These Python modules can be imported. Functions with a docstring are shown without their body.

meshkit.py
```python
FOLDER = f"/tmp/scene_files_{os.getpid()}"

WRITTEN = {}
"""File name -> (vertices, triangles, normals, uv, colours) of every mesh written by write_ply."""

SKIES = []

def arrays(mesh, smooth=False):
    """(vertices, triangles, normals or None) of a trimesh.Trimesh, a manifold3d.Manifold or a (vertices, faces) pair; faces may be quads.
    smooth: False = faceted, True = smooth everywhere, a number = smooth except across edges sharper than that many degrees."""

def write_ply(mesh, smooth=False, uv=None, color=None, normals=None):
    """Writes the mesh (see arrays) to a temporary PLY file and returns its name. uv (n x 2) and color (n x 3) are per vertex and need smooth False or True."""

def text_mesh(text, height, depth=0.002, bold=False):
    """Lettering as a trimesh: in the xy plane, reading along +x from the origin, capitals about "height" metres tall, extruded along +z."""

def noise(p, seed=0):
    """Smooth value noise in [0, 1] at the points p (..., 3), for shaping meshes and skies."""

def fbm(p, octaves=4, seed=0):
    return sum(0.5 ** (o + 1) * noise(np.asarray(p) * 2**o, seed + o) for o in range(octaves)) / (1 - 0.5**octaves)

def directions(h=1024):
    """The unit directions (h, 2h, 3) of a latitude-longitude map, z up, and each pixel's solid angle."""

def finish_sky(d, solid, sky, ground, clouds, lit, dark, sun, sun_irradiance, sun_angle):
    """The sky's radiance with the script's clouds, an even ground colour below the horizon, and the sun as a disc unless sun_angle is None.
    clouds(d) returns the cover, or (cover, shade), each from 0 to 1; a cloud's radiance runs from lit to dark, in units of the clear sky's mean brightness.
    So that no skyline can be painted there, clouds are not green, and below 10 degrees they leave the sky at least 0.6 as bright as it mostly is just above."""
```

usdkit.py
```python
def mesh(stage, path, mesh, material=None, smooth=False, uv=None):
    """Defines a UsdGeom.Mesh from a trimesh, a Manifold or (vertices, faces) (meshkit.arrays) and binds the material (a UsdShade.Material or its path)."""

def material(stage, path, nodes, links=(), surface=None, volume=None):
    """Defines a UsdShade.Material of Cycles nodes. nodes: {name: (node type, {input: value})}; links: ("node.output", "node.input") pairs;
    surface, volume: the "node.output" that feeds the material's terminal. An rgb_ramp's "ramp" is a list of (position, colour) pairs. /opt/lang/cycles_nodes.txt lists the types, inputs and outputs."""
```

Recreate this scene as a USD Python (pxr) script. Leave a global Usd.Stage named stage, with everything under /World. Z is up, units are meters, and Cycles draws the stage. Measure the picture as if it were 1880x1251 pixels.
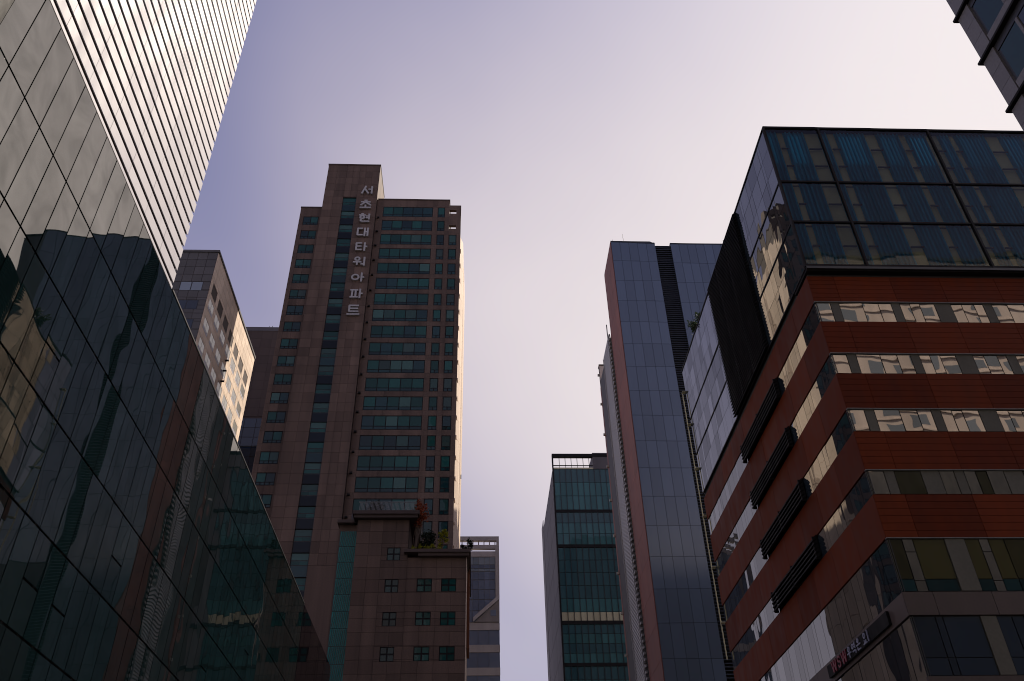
import math, random
import numpy as np
import trimesh
from shapely.geometry import LineString, Point, Polygon, box as sbox
from shapely.ops import unary_union
import usdkit, meshkit
from pxr import Usd, UsdGeom, UsdLux, UsdShade, Gf, Sdf

random.seed(7)
stage = Usd.Stage.CreateInMemory()
UsdGeom.SetStageUpAxis(stage, UsdGeom.Tokens.z)
UsdGeom.SetStageMetersPerUnit(stage, 1.0)
UsdGeom.Xform.Define(stage, '/World')
UsdGeom.Scope.Define(stage, '/World/Looks')

# ------------------------------------------------------------------ camera, sky, sun, exposure
PITCH, ROLL, YAW, FPX = 0.655004, -0.023878, 0.0515516, 1578.6
EXPOSURE = 0.32
SKY_STRENGTH, SUN_INTENSITY = 0.1, 1.25
SUN_ALPHA, SUN_EL = math.radians(38.0), math.radians(51.0)          # alpha: from due right towards the street's far end
SKY_TINT = (0.50, 0.55, 1.16)
HAZE = (60.0, 50.0, 60.0)
SHOULDER = (9.3, 8.6, 7.9)
fw = np.array([math.sin(YAW) * math.cos(PITCH), math.cos(YAW) * math.cos(PITCH), math.sin(PITCH)])
rt = np.array([math.cos(YAW), -math.sin(YAW), 0.0]); up = np.cross(rt, fw)
rt, up = math.cos(ROLL) * rt + math.sin(ROLL) * up, -math.sin(ROLL) * rt + math.cos(ROLL) * up
cam = UsdGeom.Camera.Define(stage, '/World/camera')
m = np.eye(4); m[0, :3], m[1, :3], m[2, :3], m[3, :3] = rt, up, -fw, (0, 0, 1.6)
cam.AddTransformOp().Set(Gf.Matrix4d(m.tolist()))
cam.CreateHorizontalApertureAttr(36.0); cam.CreateVerticalApertureAttr(36.0 * 681 / 1024)
cam.CreateFocalLengthAttr(36.0 * FPX / 1880.0)
cam.CreateClippingRangeAttr(Gf.Vec2f(0.1, 5000.0))
cam.CreateExposureAttr(EXPOSURE)

sun_dir = np.array([math.cos(SUN_ALPHA) * math.cos(SUN_EL), math.sin(SUN_ALPHA) * math.cos(SUN_EL), math.sin(SUN_EL)])
dome = UsdLux.DomeLight.Define(stage, '/World/sky')
dome.GetPrim().SetCustomDataByKey('kind', 'structure')
skym = usdkit.material(stage, '/World/Looks/sky_look', {
    'sky': ('sky_texture', {'sky_type': 'single_scattering', 'sun_disc': False, 'sun_elevation': SUN_EL,
                            'sun_rotation': math.atan2(sun_dir[0], sun_dir[1]), 'altitude': 60.0, 'air_density': 1.0, 'aerosol_density': 4.0, 'ozone_density': 1.0}),
    'tint': ('mix', {'mix_type': 'multiply', 'fac': 1.0, 'color2': SKY_TINT}),
    # thin pale haze that thickens towards the horizon all the way round, slightly uneven
    'tc': ('texture_coordinate', {}), 'sep': ('separate_xyz', {}), 'low': ('map_range', {'range_type': 'smoothstep', 'from_min': 1.0, 'from_max': 0.12, 'to_min': 0.0, 'to_max': 1.0, 'clamp': True}),
    'n': ('noise_texture', {'scale': 2.2, 'detail': 4.0, 'roughness': 0.5}), 'nr': ('map_range', {'from_min': 0.3, 'from_max': 0.7, 'to_min': 0.74, 'to_max': 1.26}),
    'amt': ('math', {'math_type': 'multiply'}), 'dot': ('vector_math', {'math_type': 'dot_product', 'vector2': tuple(sun_dir)}), 'fwd': ('map_range', {'range_type': 'smoothstep', 'from_min': 0.64, 'from_max': 0.96, 'to_min': 0.09, 'to_max': 1.0, 'clamp': True}), 'amt2': ('math', {'math_type': 'multiply'}), 'haze': ('mix', {'mix_type': 'mix', 'color1': (0.0, 0.0, 0.0), 'color2': HAZE}),
    'sum': ('mix', {'mix_type': 'add', 'fac': 1.0}),
    # the glow round the sun rolls off softly instead of burning out
    'den': ('vector_math', {'math_type': 'multiply_add', 'vector2': tuple(1 / k for k in SHOULDER), 'vector3': (1.0, 1.0, 1.0)}), 'roll': ('vector_math', {'math_type': 'divide'}),
    'bg': ('background_shader', {'strength': SKY_STRENGTH})},
    [('sky.color', 'tint.color1'), ('tc.generated', 'sep.vector'), ('sep.z', 'low.value'), ('tc.generated', 'n.vector'), ('n.fac', 'nr.value'), ('low.result', 'amt.value1'), ('nr.result', 'amt.value2'),
     ('tc.generated', 'dot.vector1'), ('dot.value', 'fwd.value'), ('amt.value', 'amt2.value1'), ('fwd.result', 'amt2.value2'), ('amt2.value', 'haze.fac'), ('tint.color', 'sum.color1'), ('haze.color', 'sum.color2'), ('sum.color', 'den.vector1'), ('sum.color', 'roll.vector1'), ('den.vector', 'roll.vector2'), ('roll.vector', 'bg.color')], surface='bg.background')
UsdShade.MaterialBindingAPI.Apply(dome.GetPrim()).Bind(skym)
sun = UsdLux.DistantLight.Define(stage, '/World/sun')
sun.CreateNormalizeAttr(True); sun.CreateIntensityAttr(SUN_INTENSITY); sun.CreateAngleAttr(0.5); sun.CreateColorAttr(Gf.Vec3f(1.0, 0.88, 0.74))
zax = sun_dir; xax = np.cross([0, 0, 1.0], zax); xax /= np.linalg.norm(xax); yax = np.cross(zax, xax)
m = np.eye(4); m[0, :3], m[1, :3], m[2, :3] = xax, yax, zax
sun.AddTransformOp().Set(Gf.Matrix4d(m.tolist()))

# ------------------------------------------------------------------ helpers
class MB:
    """Collects triangles of one mesh."""
    def __init__(self): self.v, self.f, self.n = [], [], 0
    def add(self, v, f):
        v = np.asarray(v, float); f = np.asarray(f, int)
        if f.shape[1] == 4: f = np.vstack([f[:, [0, 1, 2]], f[:, [0, 2, 3]]])
        self.v.append(v); self.f.append(f + self.n); self.n += len(v); return self
    def box(self, x0, x1, y0, y1, z0, z1):
        x0, x1 = min(x0, x1), max(x0, x1); y0, y1 = min(y0, y1), max(y0, y1); z0, z1 = min(z0, z1), max(z0, z1)
        v = [(x, y, z) for x in (x0, x1) for y in (y0, y1) for z in (z0, z1)]
        return self.add(v, [(0, 1, 3, 2), (4, 6, 7, 5), (0, 4, 5, 1), (2, 3, 7, 6), (0, 2, 6, 4), (1, 5, 7, 3)])
    def prism(self, pts, axis, a, b):
        """pts: 2D convex outline in the two other axes (x,z for axis y; y,z for x; x,y for z)."""
        n = len(pts); P = []
        for t in (a, b):
            for p in pts:
                P.append({'y': (p[0], t, p[1]), 'x': (t, p[0], p[1]), 'z': (p[0], p[1], t)}[axis])
        F = [(0, i, i + 1) for i in range(1, n - 1)] + [(n, n + i + 1, n + i) for i in range(1, n - 1)]
        for i in range(n):
            j = (i + 1) % n; F += [(i, n + i, n + j), (i, n + j, j)]
        t = trimesh.Trimesh(P, F, process=False); trimesh.repair.fix_normals(t)
        return self.add(t.vertices, t.faces)
    def tube(self, p, q, r, seg=6):
        t = trimesh.creation.cylinder(r, segment=[p, q], sections=seg); return self.add(t.vertices, t.faces)
    def mesh(self): return np.vstack(self.v), np.vstack(self.f)

LOC, used = {}, {}
def unique(parent, name):
    k = (parent, name); used[k] = used.get(k, -1) + 1
    return f"{parent}/{name}" + (f"_{used[k]:03d}" if used[k] else '')
def thing(name, label, cat, loc=(0, 0, 0), group=None, kind=None):
    p = unique('/World', name); x = UsdGeom.Xform.Define(stage, p); x.AddTranslateOp().Set(Gf.Vec3d(*map(float, loc)))
    pr = x.GetPrim(); pr.SetCustomDataByKey('label', label); pr.SetCustomDataByKey('category', cat)
    if group: pr.SetCustomDataByKey('group', group)
    if kind: pr.SetCustomDataByKey('kind', kind)
    LOC[p] = np.array(loc, float); return p
def part(parent, name, mb, mat, label=None, kind=None, smooth=False):
    p = unique(parent, name); v, f = mb.mesh() if isinstance(mb, MB) else mb
    usdkit.mesh(stage, p, (v - LOC[parent], f), mat, smooth); LOC[p] = LOC[parent]
    pr = stage.GetPrimAtPath(p)
    if label: pr.SetCustomDataByKey('label', label)
    if kind: pr.SetCustomDataByKey('kind', kind)
    return p
def top(name, mb, mat, label=None, cat=None, kind=None):
    p = unique('/World', name); v, f = mb.mesh() if isinstance(mb, MB) else mb
    usdkit.mesh(stage, p, (v, f), mat); pr = stage.GetPrimAtPath(p); LOC[p] = np.zeros(3)
    for k, val in (('label', label), ('category', cat), ('kind', kind)):
        if val: pr.SetCustomDataByKey(k, val)
    return p

class Wall:
    """A facade plane: axis 'y' (runs along x, faces -y) or 'x' (runs along y, faces out*x). u along, z up, d outwards."""
    def __init__(self, axis, at, out=-1): self.axis, self.at, self.out = axis, at, out
    def box(self, mb, u0, u1, z0, z1, d0, d1):
        a, b = self.at + self.out * d0, self.at + self.out * d1
        return mb.box(u0, u1, a, b, z0, z1) if self.axis == 'y' else mb.box(a, b, u0, u1, z0, z1)
    def pane(self, mb, u0, u1, z0, z1, d, thick=0.02, tilt=0.0, rise=0.0):
        """A thin pane whose outer face is turned very slightly, as real panes are."""
        w, h = u1 - u0, z1 - z0
        out = []
        for dd in (0, -thick):
            for (u, z) in ((u0, z0), (u1, z0), (u1, z1), (u0, z1)):
                off = d + dd + tilt * (u - (u0 + u1) / 2) + rise * (z - (z0 + z1) / 2)
                q = self.at + self.out * off
                out.append((u, q, z) if self.axis == 'y' else (q, u, z))
        F = [(0, 1, 2), (0, 2, 3), (4, 6, 5), (4, 7, 6)]
        for i in range(4):
            j = (i + 1) % 4; F += [(i, 4 + i, 4 + j), (i, 4 + j, j)]
        t = trimesh.Trimesh(out, F, process=False); trimesh.repair.fix_normals(t)
        return mb.add(t.vertices, t.faces)

def cut(r, holes):
    """Rectangle (u0,u1,z0,z1) minus holes, as rectangles."""
    out = [r]
    for h in holes:
        nxt = []
        for a in out:
            u0, u1, z0, z1 = max(a[0], h[0]), min(a[1], h[1]), max(a[2], h[2]), min(a[3], h[3])
            if u0 >= u1 - 1e-6 or z0 >= z1 - 1e-6: nxt.append(a); continue
            if a[2] < z0: nxt.append((a[0], a[1], a[2], z0))
            if z1 < a[3]: nxt.append((a[0], a[1], z1, a[3]))
            if a[0] < u0: nxt.append((a[0], u0, z0, z1))
            if u1 < a[1]: nxt.append((u1, a[1], z0, z1))
        out = nxt
    return [a for a in out if a[1] - a[0] > 0.05 and a[3] - a[2] > 0.05]

count = {}
def panels(parent, name, wall, us, zs, mats, holes=(), d0=0.0, d1=0.05, gap=0.012, limit=300, rough=0.0, rng=random.Random(3)):
    """One mesh per panel, with open joints; past the limit the rest become one stuff part."""
    rest = MB(); k = (parent, name)
    rows = sorted(range(len(zs) - 1), key=lambda i: zs[i])
    for i in rows:
        for j in range(len(us) - 1):
            for (a, b, c, e) in cut((us[j], us[j + 1], zs[i], zs[i + 1]), holes):
                dd = d1 + rng.uniform(-rough, rough)
                if count.get(k, 0) < limit:
                    count[k] = count.get(k, 0) + 1
                    part(parent, name, wall.box(MB(), a + gap, b - gap, c + gap, e - gap, d0, dd), mats[rng.randrange(len(mats))])
                else:
                    wall.box(rest, a + gap, b - gap, c + gap, e - gap, d0, dd)
    if rest.n: part(parent, name + '_rest', rest, mats[0], kind='stuff')

def steps(a, b, n): return [a + (b - a) * i / n for i in range(n + 1)]
def by(a, b, s): return steps(a, b, max(1, round((b - a) / s)))

def hash_pick(*k): return random.Random(repr(k))

# ------------------------------------------------------------------ materials
L_ = '/World/Looks/'
def stone(name, col, var=0.12, rough=0.75, scale=9.0, spec=0.3, stain=0.12, bump=0.15):
    c = np.array(col)
    return usdkit.material(stage, L_ + name, {
        'geo': ('geometry', {}), 'oi': ('object_info', {}),
        'n': ('noise_texture', {'scale': scale, 'detail': 5.0, 'roughness': 0.65}),
        'ramp': ('rgb_ramp', {'ramp': [(0.3, c * (1 - var)), (0.5, c), (0.7, c * (1 + var))]}),
        'st': ('noise_texture', {'scale': 0.35, 'detail': 4.0, 'roughness': 0.6}),
        'map': ('mapping', {'scale': (1.6, 1.6, 0.10)}),
        'str': ('map_range', {'from_min': 0.3, 'from_max': 0.7, 'to_min': 1 - stain, 'to_max': 1 + stain * 0.6}),
        'rnd': ('map_range', {'from_min': 0.0, 'from_max': 1.0, 'to_min': 1 - var * 0.9, 'to_max': 1 + var * 0.9}),
        'mul': ('math', {'math_type': 'multiply'}),
        'cc': ('combine_color', {}), 'mx': ('mix', {'mix_type': 'multiply', 'fac': 1.0}),
        'b': ('bump', {'strength': bump, 'distance': 0.01}),
        'p': ('principled_bsdf', {'roughness': rough, 'specular_ior_level': spec})},
        [('geo.position', 'n.vector'), ('n.fac', 'ramp.fac'), ('geo.position', 'map.vector'), ('map.vector', 'st.vector'), ('st.fac', 'str.value'),
         ('oi.random', 'rnd.value'), ('str.result', 'mul.value1'), ('rnd.result', 'mul.value2'),
         ('mul.value', 'cc.r'), ('mul.value', 'cc.g'), ('mul.value', 'cc.b'), ('ramp.color', 'mx.color1'), ('cc.color', 'mx.color2'),
         ('mx.color', 'p.base_color'), ('n.fac', 'b.height'), ('b.normal', 'p.normal')], surface='p.BSDF')

def metal_paint(name, col, rough=0.4, spec=0.5, metallic=0.0, var=0.08, coat=0.0):
    c = np.array(col)
    return usdkit.material(stage, L_ + name, {
        'geo': ('geometry', {}), 'oi': ('object_info', {}),
        'n': ('noise_texture', {'scale': 1.3, 'detail': 5.0, 'roughness': 0.6}),
        'map': ('mapping', {'scale': (1.0, 1.0, 0.3)}),
        'ramp': ('rgb_ramp', {'ramp': [(0.3, c * (1 - var)), (0.7, c * (1 + var))]}),
        'rnd': ('map_range', {'from_min': 0.0, 'from_max': 1.0, 'to_min': 1 - var, 'to_max': 1 + var}),
        'cc': ('combine_color', {}), 'mx': ('mix', {'mix_type': 'multiply', 'fac': 1.0}),
        'rr': ('map_range', {'from_min': 0.3, 'from_max': 0.7, 'to_min': rough * 0.8, 'to_max': rough * 1.2}),
        'p': ('principled_bsdf', {'specular_ior_level': spec, 'metallic': metallic, 'coat_weight': coat, 'coat_roughness': 0.08})},
        [('geo.position', 'map.vector'), ('map.vector', 'n.vector'), ('n.fac', 'ramp.fac'), ('oi.random', 'rnd.value'),
         ('rnd.result', 'cc.r'), ('rnd.result', 'cc.g'), ('rnd.result', 'cc.b'), ('ramp.color', 'mx.color1'), ('cc.color', 'mx.color2'),
         ('mx.color', 'p.base_color'), ('n.fac', 'rr.value'), ('rr.result', 'p.roughness')], surface='p.BSDF')

def glass(name, body, ior=1.8, tint=(1, 1, 1), wave=0.5, amount=0.02, rough=0.01, var=0.25, clear=None, stretch=(1, 1, 1), quench=0.0, tvar=0.0):
    """Coated pane: a dark body (or see-through tint) under a mirror coat whose strength follows Fresnel; the pane's slight waviness bends reflections."""
    body = np.array(body)
    nodes = {
        'geo': ('geometry', {}), 'oi': ('object_info', {}),
        'off': ('combine_xyz', {'x': 0.0}), 'sc': ('math', {'math_type': 'multiply', 'value2': 37.0}),
        'add': ('vector_math', {'math_type': 'add'}), 'map': ('mapping', {'scale': stretch}),
        'n': ('noise_texture', {'scale': wave, 'detail': 1.0, 'roughness': 0.4}),
        'b': ('bump', {'strength': 1.0, 'distance': amount}),
        'fr': ('fresnel', {'IOR': ior}), 'out': ('math', {'math_type': 'subtract', 'value1': 1.0}), 'fo': ('math', {'math_type': 'multiply'}),
        'gl': ('glossy_bsdf', {'color': tint, 'roughness': rough}),
        'mix': ('mix_closure', {})}
    links = [('oi.random', 'sc.value1'), ('sc.value', 'off.x'), ('sc.value', 'off.y'), ('sc.value', 'off.z'), ('geo.position', 'add.vector1'), ('off.vector', 'add.vector2'),
             ('add.vector', 'map.vector'), ('map.vector', 'n.vector'), ('n.fac', 'b.height'), ('b.normal', 'gl.normal'),
             ('geo.backfacing', 'out.value2'), ('fr.fac', 'fo.value1'), ('out.value', 'fo.value2'), ('fo.value', 'mix.fac'), ('gl.BSDF', 'mix.closure2')]
    if quench or tvar:      # tempering marks and pane-to-pane differences of the coating
        nodes['qn'] = ('noise_texture', {'scale': 0.55, 'detail': 2.5, 'roughness': 0.55, 'distortion': 2.2})
        nodes['qr'] = ('map_range', {'from_min': 0.3, 'from_max': 0.7, 'to_min': 1 - quench, 'to_max': 1.0})
        nodes['tr_'] = ('map_range', {'from_min': 0.0, 'from_max': 1.0, 'to_min': 1 - tvar, 'to_max': 1.0})
        nodes['qm'] = ('math', {'math_type': 'multiply'}); nodes['qc'] = ('combine_color', {}); nodes['qx'] = ('mix', {'mix_type': 'multiply', 'fac': 1.0, 'color1': tint})
        links += [('map.vector', 'qn.vector'), ('qn.fac', 'qr.value'), ('oi.random', 'tr_.value'), ('qr.result', 'qm.value1'), ('tr_.result', 'qm.value2'), ('qm.value', 'qc.r'), ('qm.value', 'qc.g'), ('qm.value', 'qc.b'), ('qc.color', 'qx.color2'), ('qx.color', 'gl.color')]
    if clear is None:
        nodes['rnd'] = ('rgb_ramp', {'ramp': [(0, body * (1 - var)), (1, body * (1 + var))]})
        nodes['df'] = ('diffuse_bsdf', {})
        links += [('oi.random', 'rnd.fac'), ('rnd.color', 'df.color'), ('df.BSDF', 'mix.closure1')]
    else:
        nodes['tr'] = ('transparent_bsdf', {'color': clear}); links += [('tr.BSDF', 'mix.closure1')]
    return usdkit.material(stage, L_ + name, nodes, links, surface='mix.closure')

def fabric(name, col):
    return usdkit.material(stage, L_ + name, {
        'oi': ('object_info', {}), 'r': ('rgb_ramp', {'ramp': [(0, np.array(col) * .8), (1, np.array(col) * 1.15)]}),
        'd': ('principled_bsdf', {'roughness': 0.6, 'specular_ior_level': 0.2}), 't': ('translucent_bsdf', {}), 'm': ('mix_closure', {'fac': 0.75})},
        [('oi.random', 'r.fac'), ('r.color', 'd.base_color'), ('r.color', 't.color'), ('d.BSDF', 'm.closure1'), ('t.BSDF', 'm.closure2')], surface='m.closure')

def leafy(name, a, b):
    return usdkit.material(stage, L_ + name, {
        'geo': ('geometry', {}), 'r': ('rgb_ramp', {'ramp': [(0, a), (1, b)]}),
        'd': ('principled_bsdf', {'roughness': 0.6, 'specular_ior_level': 0.3}), 't': ('translucent_bsdf', {}), 'm': ('mix_closure', {'fac': 0.3})},
        [('geo.random_per_island', 'r.fac'), ('r.color', 'd.base_color'), ('r.color', 't.color'), ('d.BSDF', 'm.closure1'), ('t.BSDF', 'm.closure2')], surface='m.closure')

M = dict(
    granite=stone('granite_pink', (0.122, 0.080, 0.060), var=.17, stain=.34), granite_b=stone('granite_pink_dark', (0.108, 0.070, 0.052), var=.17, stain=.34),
    joint=stone('joint_mortar', (0.06, 0.042, 0.036)),
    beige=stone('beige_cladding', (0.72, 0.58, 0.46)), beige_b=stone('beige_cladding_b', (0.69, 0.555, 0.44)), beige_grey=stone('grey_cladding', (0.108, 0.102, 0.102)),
    brown=stone('brown_stone', (0.075, 0.053, 0.045)), white_stone=stone('white_stone', (0.80, 0.70, 0.62)),
    grey_stone=stone('grey_stone', (0.19, 0.175, 0.17)), spandrel=stone('taupe_panel', (0.085, 0.062, 0.053), rough=0.5),
    dark_stone=stone('dark_grey_stone', (0.11, 0.10, 0.105)), k_panel=stone('grey_pilaster', (0.17, 0.165, 0.18), rough=0.5),
    red=metal_paint('terracotta_panel', (0.118, 0.022, 0.006), rough=0.6, var=0.14, spec=0.06), red_b=metal_paint('terracotta_panel_b', (0.102, 0.018, 0.005), rough=0.6, var=0.14, spec=0.06),
    red_tower=stone('red_brown_cladding', (0.15, 0.045, 0.028), rough=0.6),
    dark_matte=stone('dark_pane_matte', (0.035, 0.033, 0.034), rough=0.6),
    black=metal_paint('black_metal', (0.009, 0.008, 0.008), rough=0.7, spec=0.2), frame=metal_paint('dark_frame', (0.02, 0.02, 0.022), rough=0.4),
    grey_metal=metal_paint('grey_metal', (0.22, 0.22, 0.22), rough=0.4), silver=metal_paint('silver_slat', (0.30, 0.30, 0.31), rough=0.45, metallic=0.5),
    white=metal_paint('white_louver', (0.44, 0.43, 0.485), rough=0.55, var=0.03, spec=0.15), brown_gap=stone('brown_recess', (0.085, 0.058, 0.042)),
    lamp=metal_paint('lamp_housing', (0.35, 0.33, 0.3)), letters=metal_paint('steel_letters', (0.36, 0.345, 0.335), rough=0.35),
    navy_slat=metal_paint('navy_slat', (0.045, 0.055, 0.08), rough=0.35), olive=stone('olive_panel', (0.20, 0.18, 0.10)), grey_panel=stone('warm_grey_panel', (0.10, 0.095, 0.075)),
    blue_fin=fabric('blue_fin', (0.006, 0.27, 0.40)), interior=stone('interior_dark', (0.05, 0.048, 0.045)),
    asphalt=stone('asphalt', (0.05, 0.05, 0.052), rough=0.9), paving=stone('paving', (0.28, 0.26, 0.24)), paint=stone('road_paint', (0.75, 0.75, 0.72)),
    wood=stone('bark', (0.10, 0.07, 0.05)), roof=stone('roof_grey', (0.2, 0.19, 0.18)), copper=stone('copper_panel', (0.16, 0.06, 0.03)),
    red_letter=metal_paint('red_letters', (0.15, 0.006, 0.02)), white_letter=metal_paint('pale_letters', (0.24, 0.25, 0.33)), pale=stone('pale_yellow_spandrel', (0.45, 0.42, 0.28)),
    g_left=glass('glass_left_block', (0.002, 0.006, 0.007), ior=3.15, tint=(1.0, 0.95, 0.86), wave=0.42, amount=0.013, quench=0.27, tvar=0.06),
    g_side=glass('glass_side', (0.012, 0.016, 0.02), ior=3.0, tint=(0.97, 0.98, 1.0), wave=0.5, amount=0.006, tvar=0.4),
    g_screen=glass('glass_screen', (0, 0, 0), ior=1.5, wave=0.5, amount=0.004, clear=(0.32, 0.34, 0.38)),
    g_teal=glass('glass_teal', (0.010, 0.052, 0.046), ior=1.36, wave=0.6, amount=0.01, var=0.4), g_curtain=glass('glass_curtain', (0.032, 0.075, 0.066), ior=1.38, wave=0.6, amount=0.01, var=0.4), g_teal_dark=glass('glass_teal_dark', (0.005, 0.022, 0.024), ior=1.42, wave=0.6, amount=0.01, var=0.5),
    g_stripe=glass('glass_blind', (0.028, 0.05, 0.046), ior=1.36, wave=0.6, amount=0.01, var=0.3),
    g_black=glass('glass_black', (0.004, 0.007, 0.010), ior=1.3, wave=0.6, amount=0.01, var=0.3),
    g_stair=glass('glass_stair_teal', (0.012, 0.17, 0.16), ior=1.3, wave=2.5, amount=0.03, var=0.1),
    g_blue=glass('glass_blue_panel', (0.018, 0.030, 0.052), ior=2.2, tint=(0.86, 0.94, 1.0), wave=0.3, amount=0.010, rough=0.24, var=0.15, tvar=0.09),
    g_wavy=glass('glass_wavy', (0.010, 0.014, 0.016), ior=2.9, tint=(0.97, 0.96, 0.92), wave=0.6, amount=0.013, tvar=0.25, var=0.3, stretch=(1, 1, 0.6)),
    g_front=glass('glass_front_strip', (0.012, 0.015, 0.016), ior=3.0, tint=(1.0, 0.92, 0.86), wave=0.5, amount=0.008, tvar=0.2, var=0.4),
    g_clear=glass('glass_clear', (0, 0, 0), ior=1.33, wave=0.5, amount=0.006, clear=(0.84, 0.88, 0.88)),
    g_olive=glass('glass_olive', (0.032, 0.028, 0.008), ior=1.5, wave=0.6, amount=0.015, var=0.5),
    g_far=glass('glass_far_green', (0.045, 0.118, 0.122), ior=1.4, tint=(0.8, 0.95, 1.0), wave=0.4, amount=0.015, var=0.2),
    g_far_dark=glass('glass_far_blue', (0.010, 0.018, 0.030), ior=1.6, wave=0.4, amount=0.015, var=0.25),
    g_far_light=glass('glass_far_light', (0.20, 0.24, 0.28), ior=1.7, wave=0.4, amount=0.01, var=0.15),
    g_far_b=glass('glass_far_teal_grey', (0.035, 0.082, 0.092), ior=1.4, wave=0.4, amount=0.015, var=0.15),
    g_far_mid=glass('glass_far_mid', (0.15, 0.18, 0.25), ior=1.4, wave=0.4, amount=0.01, var=0.2), far_stone=stone('far_stone', (0.42, 0.39, 0.38)), far_stone_dark=stone('far_stone_dark', (0.24, 0.22, 0.215)),
    g_pale=glass('glass_pale_blind', (0.30, 0.29, 0.27), ior=1.5, wave=0.5, amount=0.01, var=0.15),
    leaf=leafy('leaf_green', (0.02, 0.035, 0.008), (0.07, 0.10, 0.02)), leaf_dark=leafy('leaf_dark', (0.012, 0.02, 0.008), (0.04, 0.055, 0.02)),
    leaf_yellow=leafy('leaf_yellow', (0.26, 0.25, 0.012), (0.50, 0.44, 0.03)), leaf_red=leafy('leaf_red', (0.24, 0.05, 0.015), (0.55, 0.14, 0.03)),
)
CZ = 1.6
def zr(r, Y): return CZ + r * Y

# ------------------------------------------------------------------ the ground
g = MB(); g.add([(-1500, -1500, 0), (1500, -1500, 0), (1500, 1500, 0), (-1500, 1500, 0)], [(0, 1, 2, 3)])
top('ground', g, M['asphalt'], kind='structure')
for x0, x1 in ((-9.5, -3.5), (15.5, 21.1)):
    top('pavement', MB().box(x0, x1, -60, 240, -0.2, 0.13), M['paving'], kind='structure')
lm = MB()
for k in range(20): lm.box(5.9, 6.1, -40 + 10 * k, -36 + 10 * k, 0.002, 0.006)
top('road_marking', lm, M['paint'], kind='structure')

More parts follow.
